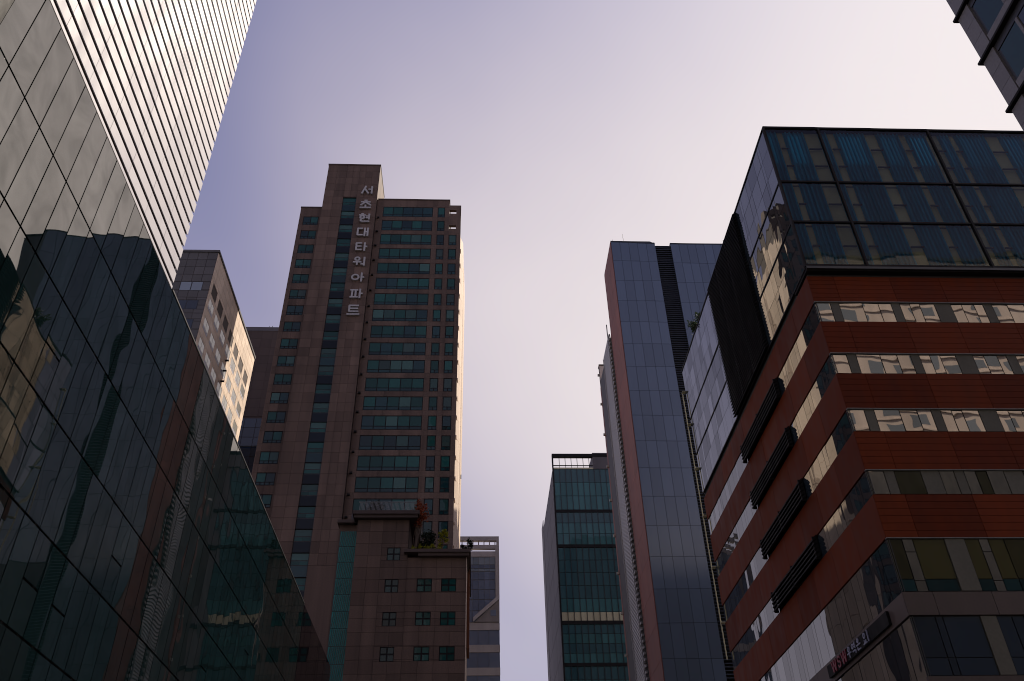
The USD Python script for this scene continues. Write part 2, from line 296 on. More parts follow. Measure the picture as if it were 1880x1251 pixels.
# ------------------------------------------------------------------ L: glass block with a white louvered tower, left
def left_building():
    X = -9.87
    t = thing('glass_building', 'glass curtain wall block under a tower of white horizontal louvers', 'building', (X, 20, 0))
    w = Wall('x', X, 1)
    yend = 49.2
    part(t, 'wall', MB().box(X - 16, X - 0.10, -8, yend - 0.1, 0, 20.0), M['frame'])
    zs = [5.75, 8.08, 10.30, 12.63, 15.07, 17.39, 20.06]
    y0, dy = 10.45 + 0.73, 0.8065
    ys = [10.45] + [y0 + dy * k for k in range(int((yend - y0) / dy) + 1)]
    if yend - ys[-1] > 0.2: ys.append(yend)
    else: ys[-1] = yend
    rng = random.Random(11)
    for i in range(6):
        for j in range(len(ys) - 1):
            if zs[i + 1] < 9 and ys[j] < 15: continue
            tl, rs = rng.gauss(0, 0.0016), rng.gauss(0, 0.0012)
            zz = [zs[i] + 0.03, zs[i + 1] - 0.03]
            if rng.random() < 0.08 and i in (1, 2, 3):      # an opening light: the pane is split by a dark joint
                mid = zs[i] + 0.48 * (zs[i + 1] - zs[i]); zz = [zz[0], mid - 0.03, mid + 0.03, zz[1]]
            for a_, b_ in zip(zz[0::2], zz[1::2]):
                part(t, 'glass_pane', w.pane(MB(), ys[j] + 0.018, ys[j + 1] - 0.018, a_, b_, 0.0, 0.03, tl, rs), M['g_left'])
    part(t, 'glass_base', w.box(MB(), -8, yend, 0, 5.72, -0.05, 0.0), M['g_left'])
    part(t, 'corner_column', w.box(MB(), -8, 10.40, 5.75, 20.0, -0.08, 0.05), M['black'])
    part(t, 'parapet_cap', MB().box(X - 16, X + 0.02, 21.5, yend, 20.07, 20.13), M['frame'])
    # screen that carries on past the corner
    for k in range(4):
        part(t, 'screen_pane', w.pane(MB(), 49.35 + 2.9 * k, 49.35 + 2.9 * k + 2.86, 5.7, 20.06, 0.0, 0.03), M['g_screen'])
    # louvered tower
    yt = 21.42
    part(t, 'tower_wall', MB().box(X - 15, X - 0.05, -8, yt - 0.07, 20.04, 78), M['brown_gap'])
    part(t, 'tower_end_wall', MB().box(X - 15, X - 0.06, yt - 0.06, yt - 0.02, 20.13, 78), M['white'])
    k = 0; z = 20.075; hi = MB()
    while z < 77.5:
        za, zb = (20.075, 20.19) if k == 0 else (20.19 + 0.541 * (k - 1) + 0.145, 20.19 + 0.541 * k)
        if zb > 38.3 or k == 0: w.box(hi if k else MB(), -8, yt, za, zb, -0.03, 0.0)
        if k == 0:
            part(t, 'louver_panel', w.box(MB(), 9.0, yt, za, zb, -0.03, 0.0), M['white'])
        elif zb <= 38.3:
            us = by(9.0, yt, 1.62)
            w.box(hi, -8, 8.99, za, zb, -0.03, -0.002)
            for a, b in zip(us[:-1], us[1:]):
                part(t, 'louver_panel', w.box(MB(), a + 0.006, b - 0.006, za, zb, -0.03, 0.004 * random.random()), M['white'])
        z = zb; k += 1
    part(t, 'upper_louvers', hi, M['white'], kind='stuff')
left_building()

# ------------------------------------------------------------------ C: beige building, right face half in the sun
def beige_building():
    X, Y, ztop = -36.0, 88.9, 85.07
    Ye = 3.165 * 36
    t = thing('beige_building', 'beige panelled block with its right face half in sunshine, above the glass block', 'building', (-44, 96, 0))
    part(t, 'wall', MB().box(-66, X - 0.06, Y + 0.06, Ye - 0.02, 0, ztop - 0.02), M['joint'])
    part(t, 'parapet', MB().box(-66.1, X + 0.12, Y - 0.12, Ye + 0.1, ztop, ztop + 0.35), M['beige_grey'])
    wf, ws = Wall('y', Y + 0.06, -1), Wall('x', X - 0.06, 1)
    zs = [ztop - 1.365 * k for k in range(21)][::-1]
    fh = []
    for k in range(4):
        zt = zr(0.878 - 0.0365 * k, Y); zb = zt - 0.0178 * Y
        u0, u1 = (-0.4505 * Y, -0.4165 * Y)
        fh.append((u0, u1, zb, zt))
        f = part(t, 'window', wf.box(MB(), u0, u1, zb, zt, 0.0, 0.012), M['frame'])
        for a, b in zip(*(lambda s: (s[:-1], s[1:]))(steps(u0, u1, 2))):
            part(f, 'pane', wf.pane(MB(), a + 0.07, b - 0.07, zb + 0.07, zt - 0.07, 0.03), M['g_far_light'] if k == 0 else M['g_far_dark'])
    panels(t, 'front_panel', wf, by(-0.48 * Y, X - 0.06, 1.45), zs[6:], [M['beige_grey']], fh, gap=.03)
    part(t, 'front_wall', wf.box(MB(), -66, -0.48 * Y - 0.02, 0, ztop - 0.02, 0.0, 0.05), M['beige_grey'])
    sh = []
    for r in range(4):
        zt = CZ + 36 * ((2.187, 2.114, 2.0225, 1.931)[r]); zb = zt - (1.96, 1.85, 1.85, 1.85)[r]
        for k in range(7):
            a = 36 * (2.497 + 0.0932 * k); b = a + 2.28
            sh.append((a, b, zb, zt))
            if r == 0:
                f = part(t, 'recess', ws.box(MB(), a, b, zb, zt, -0.3, -0.25), M['brown'])
                part(f, 'pane', ws.pane(MB(), a + 0.1, (a + b) / 2 - 0.05, zb, zt, -0.2), M['g_teal_dark']); part(f, 'pane', ws.pane(MB(), (a + b) / 2 + 0.05, b - 0.1, zb, zt, -0.2), M['g_teal_dark'])
                continue
            f = part(t, 'window', ws.box(MB(), a, b, zb, zt, -0.01, 0.02), M['grey_metal'])
            for q in range(2):
                ua = a + 0.06 + q * (b - a) / 2; part(f, 'pane', ws.pane(MB(), ua, ua + (b - a) / 2 - 0.12, zb + 0.55, zt - 0.06, 0.03), M['g_pale'])
            for q in range(3):
                ua = a + 0.06 + q * (b - a) / 3; part(f, 'sill_panel', ws.box(MB(), ua, ua + (b - a) / 3 - 0.12, zb + 0.08, zb + 0.45, 0.02, 0.035), M['white'])
    # the wall behind the recesses is cut away by its own depth: recess boxes sit in front of the joint wall
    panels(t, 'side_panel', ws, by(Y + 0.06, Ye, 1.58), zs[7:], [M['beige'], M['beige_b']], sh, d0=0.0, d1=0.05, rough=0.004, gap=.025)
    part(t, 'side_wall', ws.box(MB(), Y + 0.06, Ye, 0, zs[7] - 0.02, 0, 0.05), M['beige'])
    for k in range(3):
        yy = 36 * 2.80; z = CZ + 36 * (2.04 - 0.05 * k)
        part(t, 'lamp_bracket', MB().box(X, X + 0.5, yy, yy + 0.12, z, z + 0.25), M['black'])
beige_building()

# ------------------------------------------------------------------ D: brown block behind
def brown_block():
    Y = 128.0
    t = thing('brown_block', 'plain dark brown block showing between beige building and apartment tower', 'building', (-45, 130, 0))
    zt = zr(0.79, Y)
    part(t, 'wall', MB().box(-66, -30, Y, Y + 20, 0, zt - 0.9), M['brown'])
    part(t, 'parapet', MB().box(-66.1, -29.9, Y - 0.1, Y + 20.1, zt - 0.9, zt), M['dark_stone'])
    w = Wall('y', Y, -1)
    panels(t, 'cladding_panel', w, by(-44, -34, 2.0), by(83, zt - 0.9, 1.9), [M['brown']])
    n = 0
    zs = by(54, 82.6, 1.9)
    for i in range(len(zs) - 1):
        for a in by(-44, -34, 2.0)[:-1]:
            part(t, 'pane', w.pane(MB(), a + 0.04, a + 1.96, zs[i] + 0.04, zs[i + 1] - 0.04, 0.05, 0.04), M['g_far_dark'])
    for k in range(2):
        part(t, 'roof_mast', MB().tube((-38.4 - 0.5 * k, Y + 1, zt), (-38.7 - 0.5 * k, Y + 1, zt + 1.1), 0.06), M['black'])
brown_block()

# ------------------------------------------------------------------ A: apartment tower
GLYPH = {
    '서': ([((.30, .95), (.02, .08)), ((.26, .62), (.56, .10)), ((.86, 1), (.86, 0)), ((.56, .58), (.86, .58))], []),
    '초': ([((.36, .97), (.64, .97)), ((.08, .78), (.92, .78)), ((.5, .78), (.12, .42)), ((.5, .74), (.90, .42)), ((.5, .40), (.5, .08)), ((0, .06), (1, .06))], []),
    '현': ([((.20, .98), (.44, .98)), ((.02, .82), (.62, .82)), ((.90, 1), (.90, .28)), ((.62, .70), (.90, .70)), ((.62, .50), (.90, .50)), ((.22, .32), (.22, .05)), ((.22, .05), (.96, .05))], [(.32, .56, .17)]),
    '대': ([((.06, .92), (.52, .92)), ((.10, .92), (.10, .14)), ((.06, .14), (.56, .14)), ((.70, 1), (.70, 0)), ((.95, 1), (.95, 0)), ((.70, .52), (.95, .52))], []),
    '타': ([((.06, .92), (.56, .92)), ((.06, .54), (.54, .54)), ((.06, .14), (.60, .14)), ((.10, .92), (.10, .14)), ((.80, 1), (.80, 0)), ((.80, .52), (1.02, .52))], []),
    '워': ([((0, .42), (.70, .42)), ((.34, .42), (.34, .08)), ((.92, 1), (.92, 0)), ((.64, .20), (.92, .20))], [(.34, .78, .18)]),
    '아': ([((.80, 1), (.80, 0)), ((.80, .5), (1.02, .5))], [(.30, .5, .27)]),
    '파': ([((.03, .88), (.66, .88)), ((.03, .12), (.68, .12)), ((.20, .88), (.20, .12)), ((.48, .88), (.48, .12)), ((.82, 1), (.82, 0)), ((.82, .5), (1.04, .5))], []),
    '트': ([((.12, .95), (.90, .95)), ((.12, .64), (.86, .64)), ((.12, .34), (.90, .34)), ((.16, .95), (.16, .34)), ((0, .04), (1, .04))], []),
    '우': ([((0, .42), (1, .42)), ((.5, .42), (.5, .02))], [(.5, .76, .2)]),
    '역': ([((.88, 1), (.88, .42)), ((.56, .82), (.88, .82)), ((.56, .60), (.88, .60)), ((.15, .28), (.88, .28)), ((.88, .28), (.88, 0))], [(.28, .72, .19)]),
    '은': ([((0, .46), (1, .46)), ((.18, .30), (.18, .04)), ((.18, .04), (.92, .04))], [(.5, .8, .16)]),
    '요': ([((.0, .06), (1, .06)), ((.32, .36), (.32, .06)), ((.68, .36), (.68, .06))], [(.5, .7, .2)]),
}
def glyph_mesh(ch, w, h, depth, stroke=0.13):
    lines, rings = GLYPH[ch]
    sc = lambda p: (p[0] * w, p[1] * h)
    s = stroke * (w + h) / 2
    shp = unary_union([LineString([sc(a), sc(b)]).buffer(s / 2, cap_style=2 if abs(a[0] - b[0]) < .01 or abs(a[1] - b[1]) < .01 else 3, join_style=2) for a, b in lines]
                      + [Polygon([(w * (cx + (r + .0) * math.cos(a)), h * (cy + (r + .0) * math.sin(a))) for a in np.linspace(0, 2 * math.pi, 25)[:-1]]).buffer(s / 2).difference(
                          Polygon([(w * (cx + r * math.cos(a)), h * (cy + r * math.sin(a))) for a in np.linspace(0, 2 * math.pi, 25)[:-1]]).buffer(-s / 2)) for cx, cy, r in rings])
    return trimesh.util.concatenate([trimesh.creation.extrude_polygon(g_, depth, engine='earcut') for g_ in getattr(shp, 'geoms', [shp])])

def apartment():
    Y, Yw, Yb = 93.0, 93.7, 108.4
    t = thing('apartment_tower', 'tall brown granite apartment tower with green windows and vertical steel lettering', 'building', (-14, 94, 0))
    xl, sl, sr, rr, nr = -0.2902 * Yw, -0.2568 * Y, -0.1681 * Y, -0.0468 * Yw, -0.0277 * Yw
    zw, zs_, zr_, zn = zr(1.0415, Yw), zr(1.1478, Y), zr(1.0630, Yw), zr(1.0520, Yw)
    st0, st1, stt = -0.2244 * Y, -0.2023 * Y, zr(1.068, Y)
    # bodies
    part(t, 'left_wing_wall', MB().box(xl + .05, sl, Yw + .06, Yb, 0, zw), M['joint'])
    part(t, 'shaft_wall', MB().box(sl + .05, st0, Y + .06, Y + 6.9, 0, zs_).box(st1, sr - .05, Y + .06, Y + 6.9, 0, zs_).box(st0, st1, Y + .3, Y + 6.9, 0, zs_).box(st0, st1, Y + .06, Y + .3, stt, zs_), M['joint'])
    part(t, 'shaft_side_wall', MB().box(sr - .05, sr, Y, Y + 6.95, zr_ - 0.5, zs_), M['granite'])
    z_open = zr(1.0465 - 0.0314 * 2, Yw) + 0.35
    part(t, 'right_wing_wall', MB().box(sr, rr - .02, Yw + .06, Yb, 0, zr_ - .02).box(rr - .02, nr - 0.05, Yw + .06, Yb, 0, z_open), M['joint'])
    part(t, 'coping', MB().box(sl - .06, sr + .06, Y - .06, Y + 6.96, zs_, zs_ + .22).box(xl - .06, sl - .07, Yw - .06, Yb + .06, zw, zw + .22).box(sr + .07, rr + .06, Yw - .06, Yb + .06, zr_, zr_ + .22), M['brown'])
    part(t, 'left_side_wall', MB().box(xl - .01, xl + .05, Yw, Yb, 0, zw), M['granite'])
    W, S = Wall('y', Yw + .06, -1), Wall('y', Y + .06, -1)
    gr = [M['granite'], M['granite'], M['granite_b']]
    # shaft: granite panels either side of the stair strip
    rows = [zs_ - 1.465 * k for k in range(47)][::-1]
    panels(t, 'granite_panel', S, [sl, (sl + st0) / 2, st0], rows, gr, [], d1=.05, rough=.004)
    panels(t, 'granite_panel', S, [st1, st1 + 1.0, st1 + 2.0, sr], rows, gr, [], d1=.05, rough=.004)
    panels(t, 'top_panel', S, [st0, (st0 + st1) / 2, st1], [z for z in rows if z > stt] , gr, [], d1=.05)
    part(t, 'shaft_base', S.box(MB(), sl, st0, 0, rows[0] - .02, 0, .05).add(*S.box(MB(), st1, sr, 0, rows[0] - .02, 0, .05).mesh()), M['granite'])
    # stair strip: alternate bands of glass and dark
    z = stt; k = 0
    while z > 30:
        fl = 0.0314 * Y
        f = part(t, 'strip_window', MB().box(st0 + .02, st1 - .02, Y + .22, Y + .3, z - fl + .03, z - .03), M['frame'])
        hs = [(0.03, 0.30, M['g_curtain'] if k % 3 else M['g_teal']), (0.34, 0.50, M['g_teal']), (0.54, 0.97, M['g_black'] if k % 5 else M['g_teal_dark'])]
        ST = Wall('y', Y + .22, -1)
        for q, (a, b, mm) in enumerate(hs):
            cols = 1 if q != 1 else 2
            for c in range(cols):
                ua = st0 + .06 + c * (st1 - st0 - .12) / cols; ub = ua + (st1 - st0 - .12) / cols - .04
                part(f, 'pane', ST.pane(MB(), ua, ub, z - fl * b, z - fl * a, .03, .03, random.gauss(0, .004), random.gauss(0, .006)), mm)
        part(t, 'strip_transom', MB().box(st0, st1, Y + .1, Y + .3, z - .03, z + .03), M['black'])
        z -= fl; k += 1
    # windows of the wings
    holes = []
    def window(u0, u1, zb, zt, n, rail=True, mats=None):
        holes.append((u0, u1, zb, zt))
        f = part(t, 'window', W.box(MB(), u0, u1, zb, zt, 0.0, 0.02), M['black'])
        for a, b in zip(steps(u0 + .03, u1 - .03, n)[:-1], steps(u0 + .03, u1 - .03, n)[1:]):
            mm = random.choices([M['g_teal'], M['g_teal_dark'], M['g_stripe'], M['g_curtain']], (6, 3, 1, 1))[0]
            zr2 = zb + .24 * (zt - zb) if rail else zb
            part(f, 'pane', W.pane(MB(), a + (.06 if n > 1 else .09), b - (.06 if n > 1 else .09), zr2 + .07, zt - .13, .035, .02, random.gauss(0, .004), random.gauss(0, .005)), mm)
            if rail:
                if n <= 2:
                    for q in range(2):
                        ua = a + q * (b - a) / 2; part(f, 'lower_pane', W.pane(MB(), ua + .06, ua + (b - a) / 2 - .06, zb + .10, zr2 - .04, .035, .02), M['g_teal_dark'])
                else: part(f, 'lower_pane', W.pane(MB(), a + .06, b - .06, zb + .10, zr2 - .04, .035, .02), M['g_teal_dark'])
    NF = 24
    for k in range(NF):
        zt = zr(1.0465 - .0314 * k, Yw); zb = zt - .0228 * Yw
        if zb < 33: break
        window(-.1559 * Yw, -.0741 * Yw, zb, zt, 5)
        window(-.0661 * Yw, -.0541 * Yw, zb, zt, 1)
        if k >= 2: window(-.0467 * Yw, -.0342 * Yw, zb, zt, 1)
        zl = zr(1.0211 - .0314 * k, Yw)
        window(-.2837 * Yw, -.2592 * Yw, zl - .0188 * Yw, zl, 2)
        # small dark bracket in the groove beside the shaft
        part(t, 'groove_bracket', MB().box(sr + .25, sr + .55, Yw - .25, Yw + .02, zb - .45, zb - .25), M['black'])
    zbands = sorted({round(h[3], 4) for h in holes if h[0] < -12 and h[0] > -15} | {round(h[2], 4) for h in holes if h[0] < -12 and h[0] > -15} | {33.0, round(zr_, 4)})
    panels(t, 'wing_panel', W, [sr, -.1559 * Yw] + steps(-.1559 * Yw, -.0741 * Yw, 3)[1:] + [-.0661 * Yw, -.0541 * Yw, rr], zbands, gr, holes, d1=.05, gap=.008)
    zl_ = sorted({round(h[3], 4) for h in holes if h[0] < -20} | {round(h[2], 4) for h in holes if h[0] < -20} | {33.0, round(zw, 4)})
    panels(t, 'left_wing_panel', W, [xl, -.2837 * Yw, (-.2837 - .2592) / 2 * Yw, sl], zl_, gr, holes, d1=.05, gap=.008)
    zc = [z for z in zbands if z < z_open] + [z_open]
    panels(t, 'end_panel', W, [rr, -.0342 * Yw, nr], zc, gr, holes, d1=.05, gap=.008)
    part(t, 'wing_base', W.box(MB(), sr, nr, 0, 32.98, 0, .05).add(*W.box(MB(), xl, sl, 0, 32.98, 0, .05).mesh()), M['granite'])
    # open frame at the top of the right end (sky shows through)
    u0, u1 = rr, -.0355 * Yw
    za = [zr(1.0410, Yw), zr(1.0325, Yw), zr(1.0055, Yw), zr(0.9975, Yw)]
    fr = MB().box(u1, nr, Yw, Yw + .5, z_open, zn).box(u0, u1, Yw, Yw + .5, za[0], zn).box(u0, u1, Yw, Yw + .5, za[2], za[1]).box(u0, u1, Yw, Yw + .5, z_open, za[3])
    part(t, 'open_frame', fr, M['granite'])
    # sunlit right side: balcony bays with slabs and ribs
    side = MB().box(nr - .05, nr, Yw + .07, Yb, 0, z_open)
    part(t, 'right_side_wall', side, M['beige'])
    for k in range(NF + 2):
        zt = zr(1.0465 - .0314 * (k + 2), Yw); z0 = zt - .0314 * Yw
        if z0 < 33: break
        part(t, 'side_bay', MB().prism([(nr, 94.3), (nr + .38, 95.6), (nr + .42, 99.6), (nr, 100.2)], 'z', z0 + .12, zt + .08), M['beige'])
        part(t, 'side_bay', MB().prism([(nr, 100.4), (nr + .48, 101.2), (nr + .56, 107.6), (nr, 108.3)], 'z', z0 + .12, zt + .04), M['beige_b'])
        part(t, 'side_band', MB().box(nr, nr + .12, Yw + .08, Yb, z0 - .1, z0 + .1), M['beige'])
    for z in (58.0, 45.2): part(t, 'wall_lamp', MB().box(nr + .1, nr + .62, 104.0, 104.3, z, z + .5), M['black'])
    # letters
    for ch, (px, pz) in zip('서초현대타워아파트', LET):
        gm = glyph_mesh(ch, 1.75, 1.7, .25, .15)
        v = np.c_[gm.vertices[:, 0] + px - .87, Y - .02 - gm.vertices[:, 2], gm.vertices[:, 1] + pz - .85]
        tm = trimesh.Trimesh(v, gm.faces); trimesh.repair.fix_normals(tm)
        part(t, 'sign_letter', (np.array(tm.vertices), np.array(tm.faces)), M['letters'])
def back(px, py, Y):
    d = (px - 940) * rt - (py - 625.5) * up + FPX * fw
    return d[0] / d[1] * Y, CZ + d[2] / d[1] * Y
LET = [(-15.68, 97.66), (-16.02, 94.63), (-16.27, 91.88), (-16.60, 89.11), (-16.85, 86.34), (-17.19, 83.65), (-17.42, 80.80), (-17.74, 77.98), (-18.12, 75.26)]
LET = [back(*p, 93.0) for p in ((675.5, 351), (671.5, 377), (669, 402), (665.5, 428), (663, 455), (659.5, 482), (657, 511), (653.5, 541), (649, 571))]
apartment()

# ------------------------------------------------------------------ E: granite annex in front of the tower
def annex():
    Y = 76.0
    t = thing('granite_annex', 'lower granite annex with planted terraces in front of the apartment tower', 'building', (-6, 82, 0))
    xl, xm, xr = -.1475 * Y, -.0842 * Y + .15, -.0100 * Y
    z1, z2, zp = zr(.4925, Y), zr(.4410, Y), zr(.4830, Y)
    part(t, 'tall_wall', MB().box(xl, xm - .05, Y + .06, Y + 9, 0, z1 - .7), M['joint'])
    part(t, 'right_wall', MB().box(xm - .05, xr - .06, Y + .06, Y + 10.5, 0, z2 - .62), M['joint'])
    part(t, 'tall_cornice', MB().box(xl - .35, xm + .75, Y - .45, Y + 9, z1 - .68, z1 - .36).box(xl - .5, xm + .9, Y - .6, Y + 9, z1 - .36, z1), M['brown'])
    part(t, 'right_cornice', MB().box(xm + .96, xr + .2, Y - .4, Y + 10.6, z2 - .6, z2 - .3).box(xm - .35, xr + .35, Y - .55, Y + 10.8, z2 - .3, z2), M['brown'])
    w = Wall('y', Y + .06, -1)
    holes = []
    def win(u0, u1, z0, z1_, n, dark=False):
        holes.append((u0, u1, z0, z1_))
        f = part(t, 'window', w.box(MB(), u0, u1, z0, z1_, 0, .012), M['black'])
        for a, b in zip(steps(u0, u1, n)[:-1], steps(u0, u1, n)[1:]):
            for c, d in ((z0, z0 + .5 * (z1_ - z0)), (z0 + .5 * (z1_ - z0), z1_)):
                part(f, 'pane', w.pane(MB(), a + .08, b - .06, c + .06, d - .09, .03, .015, random.gauss(0, .003), random.gauss(0, .003)), M['g_teal_dark'] if dark else M['g_teal'])
    for k in range(5):
        zt = zr(.4460 - .0404 * k, Y); win(-.1081 * Y, -.0920 * Y, zt - .0167 * Y, zt, 2, True)
        if k:
            for a, b in ((-.0698, -.0518), (-.0406, -.0228)): win(a * Y, b * Y, zr(.4062 - .0406 * (k - 1), Y) - .0165 * Y, zr(.4062 - .0406 * (k - 1), Y), 2)
    gr = [M['granite'], M['granite_b'], M['granite']]
    zz = by(18.0, z1 - .7, 1.22)
    panels(t, 'granite_panel', w, by(xl, xm - .05, 1.35), zz, gr, holes, d1=.05, gap=.012, rough=.004)
    zz2 = [z for z in zz if z < z2 - .9] + [z2 - .62]
    panels(t, 'right_granite_panel', w, by(xm - .05, xr - .06, 1.42), zz2, gr, holes, d1=.05, gap=.012, rough=.004)
    part(t, 'base_wall', w.box(MB(), xl, xr - .06, 0, 17.98, 0, .05), M['granite'])
    ws = Wall('x', xr - .06, 1)
    panels(t, 'side_panel', ws, by(Y + .01, Y + 10.5, 1.5), zz2, [M['beige'], M['beige_b']], d1=.06, gap=.01)
    part(t, 'downpipe', MB().box(xr + .02, xr + .26, Y + 3.4, Y + 6.5, zr(.3374, Y), z2 - .32), M['copper'])
    # stair bay with teal glass left of the tall wall
    pl = -.1690 * Y
    part(t, 'bay_wall', MB().box(pl - .12, xl - .01, Y + .5, Y + 9, 0, zp - .3), M['granite_b'])
    part(t, 'bay_cornice', MB().box(-.1727 * Y, xl - .36, Y - .1, Y + 9, zp - .3, zp), M['brown'])
    wb = Wall('y', Y + .45, -1)
    zg = [zr(.470, Y) - 1.55 * k for k in range(15)]
    f = part(t, 'stair_window', wb.box(MB(), pl, xl - .02, zg[-1], zg[0] + .05, -.02, .02), M['frame'])
    for a, b in zip(zg[1:], zg[:-1]):
        part(f, 'pane', wb.pane(MB(), pl + .08, xl - .04, a + .03, b - .03, .05, .02, random.gauss(0, .002), random.gauss(0, .004)), M['g_stair'])
        bl = MB()
        for q in range(9):
            u = pl + .1 + q * (xl - pl - .2) / 9; bl.prism([(u, a + .05), (u + .04, a + .05), (u + .17, b - .05), (u + .13, b - .05)], 'y', Y + .36, Y + .39)
        part(f, 'glazing_bar', bl, M['frame'], kind='stuff')
    # roof railing and terrace posts
    rail = MB()
    for k in range(44):
        x = xl + .1 + k * (xm - xl + .3) / 44; rail.box(x, x + .035, Y - .35, Y - .32, z1, z1 + .95)
    part(t, 'railing_bars', rail, M['grey_metal'], kind='stuff')
    part(t, 'railing_rail', MB().box(xl, xm + .5, Y - .37, Y - .31, z1 + .95, z1 + 1.0), M['grey_metal'])
    part(t, 'condenser', MB().box(pl + .9, pl + 1.8, Y + .6, Y + 1.4, zp, zp + .95), M['dark_stone'])
    part(t, 'post', MB().box(xm + 1.02, xm + 1.14, Y + .9, Y + 1.02, z2, z2 + 3.4), M['grey_metal'])
    part(t, 'terrace_wall', MB().box(xm + .1, xr - .1, Y + 5, Y + 5.3, z2, z2 + 1.2), M['granite_b'])
    return Y, xl, xm, xr, z1, z2
EY, Exl, Exm, Exr, Ez1, Ez2 = annex()

def plant(name, label, cat, base, h, blobs, mat, n=500, leaf=.13, seed=1, spread=.16, stem_r=.05, stems=3):
    """Tapered stems and limbs with leaf-sized faces clustered at their tips. blobs: (dx,dy,dz,radius)."""
    r = np.random.default_rng(seed); base = np.array(base, float)
    t = thing(name, label, cat, base)
    tr = MB()
    for k in range(stems):
        b0 = base + [r.uniform(-.1, .1), r.uniform(-.1, .1), 0]
        for bl in blobs:
            tip = base + np.array(bl[:3]); mid = (b0 + tip) / 2 + r.normal(0, .06, 3) * h * .3
            tr.tube(b0, mid, stem_r, 5); tr.tube(mid, tip, stem_r * .55, 5)
    part(t, 'stem', tr, M['wood'])
    cr = MB()
    tot = sum(b[3] ** 2 for b in blobs)
    for bl in blobs:
        c = base + np.array(bl[:3]); m_ = int(n * bl[3] ** 2 / tot)
        clumps = c + r.normal(0, 1, (max(4, m_ // 22), 3)) * bl[3] * .55
        for q in range(m_):
            p = clumps[r.integers(len(clumps))] + r.normal(0, spread * .8, 3)
            a = r.normal(0, 1, 3); a /= np.linalg.norm(a); b = np.cross(a, r.normal(0, 1, 3)); b /= np.linalg.norm(b)
            l = leaf * r.uniform(.6, 1.3)
            cr.add([p - a * l, p + b * l * .45, p + a * l, p - b * l * .45], [(0, 1, 2, 3)])
    part(t, 'foliage', cr, mat, kind='stuff')
    return t
plant('maple_tree', 'small tree with rusty red leaves at the annex roof corner', 'tree', (-.0800 * EY + .55, EY + .4, Ez2), 5.6, [(.15, 0, 4.3, .55), (.45, .1, 3.7, .45), (-.05, 0, 3.3, .35), (.1, .2, 4.9, .35)], M['leaf_red'], 900, .12, 3)
plant('round_bush', 'rounded dark green bush on the annex terrace', 'bush', (-.0575 * EY - .3, EY + .6, Ez2), 2.2, [(0, 0, .8, .6), (.3, .1, 1.6, .55), (-.5, 0, .5, .4), (.2, 0, 2.0, .4)], M['leaf_dark'], 1500, .12, 5)
plant('yellow_shrub', 'tall thin yellow-green shrub at right on the annex terrace', 'shrub', (-.0430 * EY, EY + .5, Ez2), 2.4, [(.15, 0, 1.9, .28), (.3, 0, 1.4, .25), (0, 0, .9, .2), (.35, 0, 2.2, .2)], M['leaf_yellow'], 520, .11, 8, .1)
plant('low_hedge', 'low bright yellow-green plants along the terrace edge', 'plant', (-.0560 * EY, EY - .2, Ez2), .5, [(-1.5, 0, .2, .22), (-.9, 0, .25, .2), (-.3, 0, .2, .2), (.3, 0, .28, .2), (.8, 0, .25, .2)], M['leaf_yellow'], 500, .1, 9, .1)
plant('corner_tree', 'small dark sapling against the sky at the annex roof corner', 'tree', (-.0100 * EY - .1, EY + 2.0, Ez2), 2.0, [(0, 0, .5, .25), (.1, 0, 1.1, .3), (.3, 0, 1.6, .28), (-.25, 0, 1.25, .22)], M['leaf_dark'], 520, .12, 12, .1)
plant('balcony_shrub', 'dark shrub behind the railing on the tall part of the annex', 'shrub', (-.1290 * EY, EY + .6, Ez1), 1.4, [(0, 0, 1.0, .4), (.5, 0, .8, .35), (-.4, 0, .6, .3)], M['leaf_dark'], 700, .12, 14)

